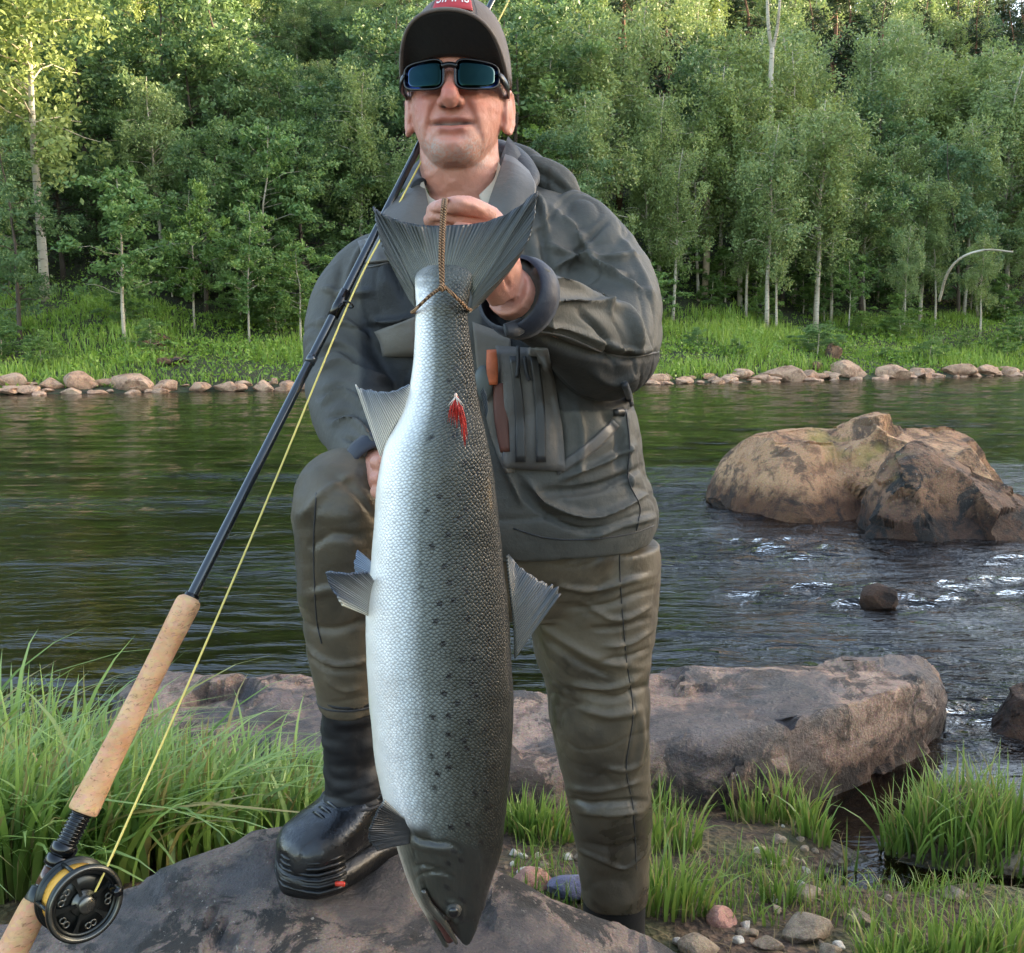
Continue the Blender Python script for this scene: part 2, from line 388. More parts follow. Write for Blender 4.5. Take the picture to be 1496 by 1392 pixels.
# ------------------------------------------------------------------ rock materials
def rock_mat(name, base, light, dark, lichen=0.5, wet=0.0, scale=1.0, wetz=None, moss=None):
    t = NT(name); c = t.pos()
    big = t.noise(c, 2.2*scale, 5, 0.6); mid = t.noise(c, 14*scale, 6, 0.65); fine = t.noise(c, 150*scale, 5, 0.75)
    sp = t.n('TexVoronoi', i_Vector=c, i_Scale=230.0*scale, feature='F1').outputs['Color']
    col = t.mix(t.ramp(big, [(0.35, 0), (0.65, 1)]), base, light)
    col = t.mix(t.ramp(mid, [(0.38, 0.75), (0.52, 0)]), col, dark)
    col = t.mix(0.6, col, t.mix(1.0, col, t.ramp(fine, [(0.3, 0.40), (0.7, 1.6)]), 'MULTIPLY')); col = t.mix(0.16, col, sp, 'SOFT_LIGHT')
    ln = t.noise(t.map(c, (1, 1, 1), (3.1, 7.7, 1.2)), 5.5*scale, 7, 0.72, 0.6)
    col = t.mix(t.ramp(ln, [(0.525, 0), (0.575, lichen)]), col, C(40, 37, 33))
    if moss: 
        mn = t.noise(t.map(c, (1, 1, 1), (9.1, 2.7, 4.2)), 1.6*scale, 4, 0.6)
        col = t.mix(t.ramp(mn, [(0.60, 0), (0.68, 0.7)]), col, moss)
    wsp = t.noise(t.map(c, (1, 1, 1), (1.1, 4.7, 6.2)), 70*scale, 3, 0.6); col = t.mix(t.ramp(wsp, [(0.66, 0), (0.70, 0.5)]), col, C(196, 186, 172))
    rough = 0.8
    if wet:
        wn_ = t.noise(t.map(c, (1, 1, 1), (5.1, 1.7, 8.2)), 1.9*scale, 5, 0.6); f = t.ramp(wn_, [(0.535-0.05*wet, 0), (0.555, 1)])
        col = t.mix(f, col, t.mix(0.6, col, C(84, 80, 80), 'MIX')); rough = t.math('MULTIPLY_ADD', f, -0.42, 0.8)
        col = t.mix(f, col, t.mix(1.0, col, (0.66, 0.66, 0.70, 1), 'MULTIPLY'))
    if wetz is not None:
        zz = t.math('ADD', t.sep(c)[2], t.math('MULTIPLY', t.math('SUBTRACT', mid, 0.5), 0.16)); f2 = t.ramp(t.math('DIVIDE', zz, wetz), [(0.35, 1), (0.9, 0)])
        col = t.mix(f2, col, t.mix(1.0, col, (0.22, 0.17, 0.13, 1), 'MULTIPLY'))
    h = t.math('ADD', t.math('ADD', t.math('MULTIPLY', mid, 1.0), t.math('MULTIPLY', fine, 0.30)), t.math('MULTIPLY', t.noise(c, 48*scale, 5, 0.7), 0.5))
    t.bsdf(Base_Color=col, Roughness=rough, Normal=t.bump(h, 0.9, 0.03/scale)); return t.mat
M_SLAB = rock_mat('granite_slab', C(138, 110, 92), C(170, 142, 122), C(84, 64, 53), 0.8, 1.0, 1.0, 0.17)
M_PERCH = rock_mat('perch_stone', C(100, 89, 82), C(146, 124, 108), C(48, 43, 41), 0.95, 1.05, 2.1)
M_BOUL = rock_mat('river_boulder', C(164, 120, 86), C(198, 158, 118), C(104, 74, 54), 0.7, 0.0, 0.7, 0.32, C(166, 146, 70))
M_BOULD = rock_mat('dark_boulder', C(104, 76, 56), C(146, 110, 82), C(38, 29, 23), 1.0, 0.0, 0.7, 0.36, C(120, 110, 60))
M_SHORE = rock_mat('shore_stone', C(182, 142, 112), C(212, 178, 148), C(132, 98, 76), 0.25, 0.0, 0.35)
M_PINK = rock_mat('pink_stone', C(172, 118, 100), C(196, 150, 132), C(130, 92, 80), 0.15, 0.0, 3)
M_BLUE = rock_mat('blue_stone', C(96, 96, 122), C(126, 126, 150), C(84, 78, 84), 0.2, 0.0, 3)
M_TAN = rock_mat('tan_stone', C(140, 120, 96), C(170, 150, 124), C(98, 80, 64), 0.2, 0.0, 3)
M_GREY = rock_mat('grey_stone', C(112, 104, 98), C(140, 130, 120), C(80, 70, 66), 0.5, 0.0, 2)
M_WHITE = rock_mat('white_pebble', C(200, 186, 168), C(222, 212, 196), C(170, 152, 134), 0.0, 0.0, 4)

def profile_rock(name, cols, nu, label, cat, mat, seed, amp=0.03, fq=6.0, expo=2.6, under=0.0, facets=0, cells=0, ck=0.72, jit=0.16):
    """cols: list of (front_bottom, front_top, back_top, back_bottom) points from one end to the other"""
    A = np.array([[list(p) for p in c] for c in cols], float); n = len(A)
    A = catmull(A.reshape(n, -1), nu).reshape(nu, 4, 3)
    R = []; m = 84
    for k in range(nu):
        fb, ft, bt, bb = A[k]; e = abs(2*k/(nu-1)-1)
        pts = catmull([fb, fb*0.35+ft*0.65+under*(fb-ft)*0, ft*0.93+bt*0.07, ft*0.62+bt*0.38, ft*0.3+bt*0.7, bt*0.93+ft*0.07, bt*0.65+bb*0.35, bb], m)
        R.append(pts)
    R = np.array(R)
    # close the ends
    for k, s in ((0, 1), (nu-1, -1)):
        R[k] = R[k].mean(0)*0.35+R[k]*0.65
    V, F = rings([list(r) for r in R], closed_ring=True, cap=True)
    me = bpy.data.meshes.new(name); me.from_pydata([tuple(v) for v in V], [], F); me.update()
    bm = bmesh.new(); bm.from_mesh(me); bmesh.ops.recalc_face_normals(bm, faces=bm.faces); bm.to_mesh(me); bm.free()
    co = get_co(me); no = get_no(me)
    d = fbm(co*fq, 3, seed, 0.45)*amp*0.55+np.minimum(0, np.abs(vnoise(co*fq*0.45, seed+50))*2-0.22)*amp*1.9+np.minimum(0, np.abs(vnoise(co*fq*1.6+3*vnoise(co*fq, seed+3)[:, None], seed+70))*2-0.30)*amp*0.8+fbm(co*fq*6, 3, seed+5)*amp*0.12
    co = co+no*d[:, None]; rq = np.random.RandomState(seed); cen = co.mean(0); ext = np.ptp(co, axis=0)/2
    for k in range(facets):
        nv = rq.normal(size=3)*np.array([1, 1, 0.8]); nv[1] -= 0.5; nv[2] = abs(nv[2])*0.8; nv /= np.linalg.norm(nv); hh_ = (co-cen)/ext@nv; lim = np.percentile(hh_, rq.uniform(93.5, 98.8)); m_ = hh_ > lim
        co[m_] -= ((hh_[m_]-lim)*0.8)[:, None]*nv*ext
    if cells:                                           # broken planes: each patch is pressed towards a plane of its own
        set_co(me, co); no = get_no(me); si = rq.choice(len(co), cells, replace=False); sp_ = co[si]; sn = no[si]+rq.normal(0, jit, (cells, 3)); sn /= np.linalg.norm(sn, axis=1)[:, None]
        wob_ = co+ext.max()*0.05*np.stack([vnoise(co*fq*2.2, seed+k) for k in (81, 82, 83)], -1)
        near_ = ((wob_[:, None]-sp_[None])**2).sum(2).argmin(1); dd = ((co-sp_[near_])*sn[near_]).sum(1); lim = ext.max()*0.16
        co = co-(ck*np.clip(dd, -lim, lim))[:, None]*sn[near_]+no*(fbm(co*fq*5, 3, seed+9)*amp*0.10)[:, None]
    set_co(me, co); o = link(name, me, mat, smooth=True); tag(o, label, cat)
    if facets or cells: me.set_sharp_from_angle(angle=rad(24))
    c0 = Vector(co.mean(0)); c0.z = co[:, 2].min(); origin_to(o, c0); return o
def column(ft, bt, zb, lean=0.03, bz=None):
    ft, bt = Vector(ft), Vector(bt); d = (ft-bt).normalized()
    fb = Vector((ft.x+d.x*lean, ft.y+d.y*lean, zb)); bb = Vector((bt.x-d.x*0.05, bt.y-d.y*0.05, zb if bz is None else bz)); return (fb, ft, bt, bb)

# stone the man plants his boot on
pc = [(-520, 1455, 0.44), (-250, 1395, 0.48), (0, 1325, 0.505), (165, 1268, 0.535), (300, 1212, 0.565), (420, 1180, 0.58), (560, 1180, 0.585), (650, 1204, 0.58), (745, 1256, 0.55), (850, 1300, 0.515), (940, 1332, 0.48), (1010, 1374, 0.44), (1060, 1440, 0.37)]
cols = []
for i, (a, b, z) in enumerate(pc):
    bt = PZ(a, b, z); ft = Vector((bt.x*0.8+0.02, 0.55+0.1*math.sin(i), z-0.10)); cols.append(column(ft, bt, 0.0, 0.05, 0.05))
profile_rock('flat_rock', cols, 150, 'broad grey brown flat stone under the black wading boot', 'rock', M_PERCH, 11, 0.011, 7.0, cells=48, ck=0.4, jit=0.03)
# slab at the water's edge
sc_ = [((385, 1098, .17), (400, 1030, .17)), ((560, 1135, .19), (560, 1002, .19)), ((760, 1142, .20), (760, 1004, .2)), ((950, 1096, .22), (950, 979, .22)),
       ((1085, 1082, .235), (1100, 970, .23)), ((1215, 1046, .25), (1230, 961, .245)), ((1318, 1012, .25), (1320, 956, .25)), ((1362, 1012, .2), (1362, 972, .2)), ((1382, 1040, .08), (1380, 1010, .08))]
profile_rock('granite_slab', [column(PZ(*a), PZ(*b), -0.22, -0.05) for a, b in sc_], 170, 'long flat pinkish granite slab with dark wet patches at the water edge', 'rock', M_SLAB, 23, 0.020, 6.0, cells=55, ck=0.5, jit=0.05)
hc = [((135, 1075, .0), (150, 1055, .05)), ((175, 1075, .1), (180, 1000, .14)), ((250, 1090, .16), (262, 978, .2)), ((350, 1100, .16), (355, 980, .2)), ((430, 1100, .14), (435, 990, .18)), ((505, 1090, .08), (500, 1010, .12)), ((540, 1075, .02), (530, 1040, .04))]
profile_rock('granite_boulder', [column(PZ(*a), PZ(*b), -0.25, 0.02) for a, b in hc], 90, 'pink brown granite hump behind the tall green sedge', 'rock', M_SLAB, 31, 0.03, 6.0, cells=22, ck=0.6, jit=0.08)

def px_boulder(name, outl, Yc, dh, zb, label, mat, seed, amp, fq, cells=30):
    cols = []
    for px, py in outl:
        pt = P(px, py, Yc); ft = Vector((pt.x*(1-dh*0.25/Yc), Yc-dh*0.45, zb+(pt.z-zb)*0.84)); bt = Vector((pt.x*(1+dh*0.3/Yc), Yc+dh*0.25, pt.z*0.98))
        fb = Vector((ft.x, Yc-dh, zb)); bb = Vector((bt.x, Yc+dh, zb)); cols.append((fb, ft, Vector((pt.x, Yc+dh*0.1, pt.z)), bb))
    return profile_rock(name, cols, 150, label, 'rock', mat, seed, amp, fq, facets=8, cells=cells)
px_boulder('river_boulder', [(1056, 725), (1066, 690), (1092, 645), (1130, 619), (1180, 622), (1215, 628), (1245, 614), (1275, 600), (1305, 618), (1330, 630), (1370, 624), (1412, 630), (1440, 670), (1464, 735)], 7.9, 0.95, -0.3, 'large pale brown boulder with low humps standing in the river', M_BOUL, 41, 0.085, 1.9)
px_boulder('river_boulder', [(1266, 775), (1276, 735), (1292, 684), (1318, 644), (1350, 640), (1400, 660), (1445, 690), (1490, 720), (1535, 745), (1575, 790)], 6.75, 0.55, -0.3, 'darker wedge shaped boulder with black lichen in front of the pale boulder', M_BOULD, 43, 0.055, 2.4)
px_boulder('river_stone', [(1448, 1060), (1458, 1030), (1480, 1005), (1510, 992), (1550, 1000), (1600, 1040), (1630, 1080)], 3.25, 0.2, -0.15, 'dark brown stone in the water beyond the slab end', M_BOULD, 48, 0.03, 6)

def stone_mesh(name, seed, sub=3, cuts=9, amp=0.10):
    bm = bmesh.new(); bmesh.ops.create_icosphere(bm, subdivisions=sub, radius=1.0)
    me = bpy.data.meshes.new(name); bm.to_mesh(me); bm.free(); co = get_co(me); r = np.random.RandomState(seed)
    for k in range(cuts):
        n = r.normal(size=3); n /= np.linalg.norm(n); d = r.uniform(0.42, 0.80); h = co@n-d; m = h > 0; co[m] -= (h[m]*0.85)[:, None]*n
    no = co/np.linalg.norm(co, axis=1)[:, None]; co += no*(fbm(co*1.7, 4, seed)*amp)[:, None]; set_co(me, co); shade(me); me.set_sharp_from_angle(angle=rad(22)); return me
SMESH = [stone_mesh('stone', 60+i, 3, 12, 0.06) for i in range(8)]
RMESH = [stone_mesh('round_stone', 80+i, 3, 3, 0.10) for i in range(4)]
def put_stone(name, me, mat, loc, dims, rz, label, group=None, rx=0.0):
    key = me.name+mat.name
    m2 = bpy.data.meshes.get(key)
    if m2 is None:
        m2 = me.copy(); m2.name = key; m2.materials.clear(); m2.materials.append(mat)
    o = bpy.data.objects.new(name, m2); COL.objects.link(o); o.location = loc; o.scale = dims; o.rotation_euler = (rx, 0, rz); return tag(o, label, 'stone', group)
rs = np.random.RandomState(7)
# far shore stones: px centre, waterline py, width px
big = [(14, 562, 64), (75, 566, 46), (120, 565, 56), (192, 566, 62), (245, 569, 44), (150, 562, 30), (40, 574, 40), (290, 571, 36), (330, 570, 44), (385, 571, 40), (425, 569, 36), (355, 563, 24), (400, 560, 20), (955, 558, 42), (1000, 559, 30), (1080, 552, 40), (1140, 555, 70), (1185, 553, 40), (1240, 549, 60), (1300, 550, 52), (1340, 549, 34), (1398, 546, 50), (1440, 545, 46), (1475, 547, 30), (1110, 557, 36), (1045, 558, 28), (975, 553, 20)]
for i, (a, b, w) in enumerate(big):
    h = far_hit(a, b); W_ = pxm(w, h.y)/2; zz = max(0.02, h.z)
    put_stone('shore_stone', SMESH[i % 8], M_SHORE, (h.x, h.y, zz+W_*0.15), (W_*1.1, W_*0.9, W_*rs.uniform(0.45, 0.7)), rs.uniform(0, 0.7)-0.35, 'pale angular stone lying along the far waterline', 'large stones along the far waterline')
for i in range(260):
    x = rs.uniform(-17, 28); s = abs(rs.normal(0, 0.45))-0.2; y = float(np.interp(x, BX, BY))+s; w = rs.uniform(0.10, 0.34)
    put_stone('shore_stone', SMESH[rs.randint(8)], M_SHORE, (x, y, float(far_z(np.array([x]), np.array([y]))[0])+w*0.2), (w*1.3, w, w*rs.uniform(0.35, 0.65)), rs.uniform(0, 6), 'small pale stone among the larger ones on the far waterline', 'small stones along the far waterline')
q = P(1288, 872, 4.8); put_stone('river_stone', SMESH[2], M_BOULD, (q.x, q.y, q.z-0.02), (0.135, 0.12, 0.10), 0.9, 'small grey stone breaking the surface amid the riffle', rx=-0.2)
for (a, b, w, hh_, lab) in [(218, 514, 48, 0.5, 'flat brown rock on the far grassy bank under a rounder one'), (234, 503, 30, 0.75, 'rounded brown rock perched on a flatter one on the far bank'), (250, 532, 50, 0.3, 'low pale rock sunk in the grass of the far bank'), (1215, 524, 32, 1.0, 'upright dark rock at the foot of the far bank'), (1192, 540, 20, 0.9, 'small dark rock beside the upright one on the far bank')]:
    h = far_hit(a, b); W_ = pxm(w, h.y)/2; put_stone('bank_rock', SMESH[3], M_BOULD, (h.x, h.y, h.z+W_*hh_*0.55), (W_, W_*0.9, W_*hh_), 0.4, lab)
# near stones
near = [(1180, 1352, 84, 50, .6, M_TAN, 'long tan stone lying aslant among the near grass', 0.75), (1215, 1385, 48, 26, .5, M_TAN, 'low tan stone at the lower end of the long tan one', 0.5), (1055, 1332, 44, 46, .9, M_PINK, 'rounded salmon pink stone on the brown soil', 0.2), (1078, 1372, 17, 16, .9, M_WHITE, 'small egg shaped white pebble', 0), (1122, 1372, 46, 36, .5, M_TAN, 'angular pale stone beside the white pebble', 0.3), (1258, 1338, 56, 26, .45, M_TAN, 'flat pale stone by the puddle', -0.2), (1022, 1378, 76, 40, .5, M_TAN, 'broad tan stone touching the flat stone under the boot', 0.2), (1180, 1300, 50, 34, .55, M_TAN, 'brown stone tucked behind the long tan one', 0.8),
        (1292, 1288, 42, 34, .6, M_TAN, 'brown stone at the rim of the small puddle', 0.1), (1398, 1300, 46, 36, .6, M_TAN, 'half hidden brown stone below the tussock bank', 0.1), (780, 1278, 54, 44, .75, M_PINK, 'dusky pink stone between the fish and the wader leg', 0.1), (832, 1292, 66, 42, .6, M_BLUE, 'bluish grey stone beside the black sock', 0), (1488, 1255, 60, 70, .9, M_TAN, 'tan stone at the end of the tussock bank', 0.2)]
for i, (a, b, w, hp, fl, mt, lab, rz) in enumerate(near):
    h = near_hit(a, b+hp*0.35); W_ = pxm(w, h.y, b)/2; put_stone('bank_stone', (RMESH if mt != M_TAN else SMESH)[i % 4], mt, (h.x, h.y, h.z+W_*fl*0.35), (W_*1.08, W_*0.8, W_*fl), rz, lab)
for i in range(34):
    a, b = (rs.normal(1160, 26), rs.normal(1240, 26)) if i < 22 else (rs.uniform(990, 1300), rs.uniform(1290, 1392))
    h = near_hit(a, b); w = rs.uniform(0.006, 0.017); put_stone('gravel_stone', SMESH[rs.randint(8)], M_TAN if i % 3 else M_WHITE, (h.x, h.y, h.z+w*0.3), (w*1.2, w, w*0.8), rs.uniform(0, 6), 'small loose pebble in the gravel among the near grass', 'loose pebbles among the near grass')
for i in range(16):
    a, b = rs.uniform(735, 850), rs.uniform(1245, 1290); h = near_hit(a, b); w = rs.uniform(0.007, 0.018)
    put_stone('gravel_stone', SMESH[rs.randint(8)], M_TAN if i % 2 else M_WHITE, (h.x, h.y, h.z+w*0.3), (w*1.2, w, w*0.8), rs.uniform(0, 6), 'small loose pebble on the ground between the fish and the wader leg', 'loose pebbles behind the flat boot stone')

# ------------------------------------------------------------------ grass
def grass_mat(name, a, b, tip):
    t = NT(name); v = t.attr('v', 'Fac'); h = t.attr('h', 'Fac')
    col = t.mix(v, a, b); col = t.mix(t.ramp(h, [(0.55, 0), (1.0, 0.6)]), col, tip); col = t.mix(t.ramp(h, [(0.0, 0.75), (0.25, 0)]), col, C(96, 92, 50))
    dead = t.ramp(v, [(0.86, 0), (0.89, 0.85)]); col = t.mix(dead, col, C(150, 134, 84))
    p = t.n('BsdfPrincipled', i_Base_Color=col, i_Roughness=0.42); tr = t.n('BsdfTranslucent', i_Color=col); m = t.n('MixShader', i_0=0.35); t.inp(m, 1, p.outputs[0]); t.inp(m, 2, tr.outputs[0])
    t.t.links.new(m.outputs[0], t.out.inputs[0]); return t.mat
M_SEDGE = grass_mat('sedge', C(88, 122, 48), C(146, 172, 82), C(172, 194, 122))
M_GRASS = grass_mat('grass', C(82, 112, 42), C(136, 160, 70), C(166, 180, 98))
def blades(base, height, lean, az, width, seg=5, droop=1.0, r=None):
    n = len(base); k = np.linspace(0, 1, seg+1); L = np.zeros((n, seg+1, 2, 3))
    d = np.stack([np.cos(az), np.sin(az), np.zeros(n)], -1); side = np.stack([-np.sin(az), np.cos(az), np.zeros(n)], -1)
    tw = r.uniform(-1.2, 1.2, n); side = side*np.cos(tw)[:, None]+d*np.sin(tw)[:, None]
    for j, q in enumerate(k):
        out = lean*height*q**1.9; up = height*(q-0.42*np.clip(lean*droop, 0, 2.2)*q**3.0)
        c = base+d*out[:, None]+np.array([0, 0, 1.0])*up[:, None]; w = width*(1-q**1.6)*(0.75+0.5*min(1, q*3))
        L[:, j, 0] = c-side*(w/2)[:, None]; L[:, j, 1] = c+side*(w/2)[:, None]
    co = L.reshape(-1, 3); b0 = np.arange(n)[:, None]*(2*(seg+1)); j = np.arange(seg)[None]*2
    q = np.stack([b0+j, b0+j+1, b0+j+3, b0+j+2], -1).reshape(-1, 4)
    v = np.repeat(r.uniform(0, 1, n), 2*(seg+1)); h = np.tile(np.repeat(k, 2), n)
    return co, q, v, h
def grass_obj(name, B, mat, label, cat=None, kind=None, group=None):
    co, q, v, h = B; me = mesh_np(name, co, q); setattr_f(me, 'v', v); setattr_f(me, 'h', h); o = link(name, me, mat, smooth=True)
    if kind is None:
        c0 = Vector(co.mean(0)); c0.z = co[:, 2].min(); origin_to(o, c0)
    return tag(o, label, cat, group, kind)
r = np.random.RandomState(3)
# tall sedge on the left
cx, cy = r.uniform(-260, 500, 9000), r.uniform(1080, 1330, 9000)
ok = cy < np.interp(cx, [-260, 0, 165, 300, 420, 500], [1410, 1345, 1292, 1236, 1202, 1190])+30
pts = [(g.x+j, g.y, a) for a, g, j in zip(cx[ok], (PZ(a, b, 0.2) for a, b in zip(cx[ok], cy[ok])), r.normal(0, 0.02, ok.sum())) if g.y < 2.45][:3200]
pts = np.array(pts); pts = np.column_stack([pts[:, :2], near_z(pts[:, 0], pts[:, 1])-0.02, pts[:, 2]])
pts = np.array(pts); n = len(pts)
hmax = np.interp(pts[:, 3], [-200, 60, 200, 320, 400, 500], [0.40, 0.37, 0.32, 0.29, 0.24, 0.20])
tuft = fbm(pts[:, :3]*np.array([3.5, 3.5, 0]), 2, 77)
lg = r.uniform(0, 1, n) < 0.07
B = blades(pts[:, :3], hmax*r.uniform(0.55, 1.08, n)*(1+0.16*tuft)*np.where(lg, 1.45, 1)+0.02, np.abs(r.normal(0.42, 0.36, n))+0.45*lg, 0.35+r.normal(0, 1.15, n)+1.3*tuft, r.uniform(0.008, 0.0185, n), 6, 1.0, r)
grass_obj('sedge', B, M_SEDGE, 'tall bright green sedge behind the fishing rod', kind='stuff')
# tussocks on the right (base px, height m, radius m, blades)
tus = [(985, 1160, .21, .13, 420, 'dense fresh green tussock against the slab beside the wader knee'), (1050, 1150, .16, .09, 220, 'green tussock leaning on the slab face'), (970, 1235, .15, .09, 260, 'green tussock beside the wader shin'), (975, 1330, .15, .09, 300, 'green tussock hiding the edge of the flat boot stone'), (1160, 1205, .17, .06, 130, 'upright sparse tussock under the slab overhang'), (1185, 1225, .13, .05, 90, 'upright sparse tussock next to the brown pool'), (1100, 1200, .13, .07, 130, 'short tussock at the foot of the slab'), (1140, 1318, .09, .04, 90, 'short tussock behind the long tan stone'), (1240, 1285, .17, .02, 14, 'few thin blades standing in the puddle'),
       (1335, 1235, .19, .08, 300, 'tall tussock on the edge of the grassy islet'), (1395, 1225, .19, .13, 430, 'broad tussock in the middle of the grassy islet'), (1475, 1240, .20, .12, 360, 'tussock at the outer end of the grassy islet'), (1310, 1415, .10, .08, 260, 'leafy tussock in front of the flat pale stone'), (1385, 1405, .12, .09, 300, 'tussock facing the muddy channel'), (1465, 1405, .13, .09, 300, 'tussock near the wet muddy corner'), (760, 1215, .12, .08, 260, 'low grass tussock right behind the salmon'), (800, 1225, .11, .08, 240, 'low grass tussock against the wader shin'), (930, 1180, .12, .08, 160, 'tussock hidden behind the wader leg'), (1135, 1265, .08, .04, 70, 'tiny tuft beside the gravel')]
for px, py, h, rad_, nb, lab in tus:
    h *= 1.12; nb = int(nb*0.55)
    g = near_hit(px, py); a = r.uniform(0, 6.28, nb); q = rad_*np.sqrt(r.uniform(0, 1, nb))
    bx, by = g.x+q*np.cos(a), g.y+q*np.sin(a)*0.6; bz = near_z(bx, by)-0.01
    az = np.where(r.uniform(0, 1, nb) < 0.75, a+r.normal(0, 0.6, nb), r.uniform(0, 6.28, nb))
    B = blades(np.stack([bx, by, bz], -1), h*r.uniform(0.3, 1.15, nb), np.abs(r.normal(0.12, 0.14, nb))+0.42*q/rad_*r.uniform(0.0, 1, nb), az, r.uniform(0.004, 0.009, nb), 5, 1.0, r)
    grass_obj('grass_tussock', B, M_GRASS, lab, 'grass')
# thin sward between
pts = np.stack([r.uniform(0, 2.2, 12000), r.uniform(1.45, 2.75, 12000)], -1); zz = near_z(pts[:, 0], pts[:, 1])
k = (zz > 0.012) & (fbm(np.column_stack([pts*4, zz*0]), 2, 5) > 0.05); pts = np.column_stack([pts, zz-0.005])[k][:3800]
pts = np.array(pts); n = len(pts)
B = blades(pts, r.uniform(0.02, 0.085, n), np.abs(r.normal(0.3, 0.35, n)), r.uniform(0, 6.28, n), r.uniform(0.002, 0.0045, n), 4, 1.0, r)
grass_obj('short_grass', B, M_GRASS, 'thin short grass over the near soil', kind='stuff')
# dead straw and roots on the soil
pts = np.stack([r.uniform(0.1, 2.0, 1500), r.uniform(1.4, 2.7, 1500)], -1); zz = near_z(pts[:, 0], pts[:, 1]); k = zz > -0.01; pts = np.column_stack([pts, zz+0.004])[k]; n = len(pts)
B = blades(pts, r.uniform(0.01, 0.03, n), r.uniform(1.5, 4.0, n), r.uniform(0, 6.28, n), r.uniform(0.0012, 0.003, n), 4, 0.25, r)
grass_obj('dead_straw', B, plain('straw', C(120, 100, 66), 0.8), 'dead straw littering the near soil', kind='stuff')
# ================================================================== forest across the river
def leaf_mat(name, a, b, c_, rough=0.5):
    t = NT(name); v = t.attr('v', 'Fac'); rnd = t.n('ObjectInfo').outputs['Random']
    col = t.mix(t.ramp(v, [(0.15, 0), (0.85, 1)]), a, b); col = t.mix(t.math('MULTIPLY', rnd, 0.75), col, c_)
    p = t.n('BsdfPrincipled', i_Base_Color=col, i_Roughness=rough); tr = t.n('BsdfTranslucent', i_Color=col); m = t.n('MixShader', i_0=0.33); t.inp(m, 1, p.outputs[0]); t.inp(m, 2, tr.outputs[0])
    t.t.links.new(m.outputs[0], t.out.inputs[0]); return t.mat
M_LB = leaf_mat('birch_leaves', C(116, 133, 72), C(168, 181, 104), C(136, 157, 104))
M_LA = leaf_mat('alder_leaves', C(86, 112, 64), C(134, 160, 92), C(104, 130, 90))
M_LS = leaf_mat('spruce_needles', C(50, 66, 44), C(80, 96, 62), C(64, 78, 54))
M_LY = leaf_mat('young_leaves', C(94, 124, 58), C(142, 168, 84), C(112, 144, 88))
t = NT('birch_bark'); c = t.coord(); n1 = t.noise(t.map(c, (3, 3, 14)), 1.0, 5, 0.7); n2 = t.noise(t.map(c, (1.5, 1.5, 0.5)), 1.0, 3)
t.bsdf(Base_Color=t.mix(t.ramp(n1, [(0.56, 0), (0.64, 0.85)]), t.ramp(n2, [(0.3, C(150, 136, 112)), (0.7, C(214, 204, 184))]), C(58, 50, 42)), Roughness=0.8, Normal=t.bump(n1, 0.4, 0.02)); M_BB = t.mat
M_BD = plain('dark_bark', C(84, 72, 60), 0.85, bump=0.7, bscale=12, vscale=3)
M_BP = plain('pine_bark', C(122, 86, 62), 0.85, bump=0.7, bscale=12, vscale=3)
M_DEAD = plain('bare_wood', C(196, 172, 140), 0.8, bump=0.5, bscale=20, vscale=4, var=0.2)

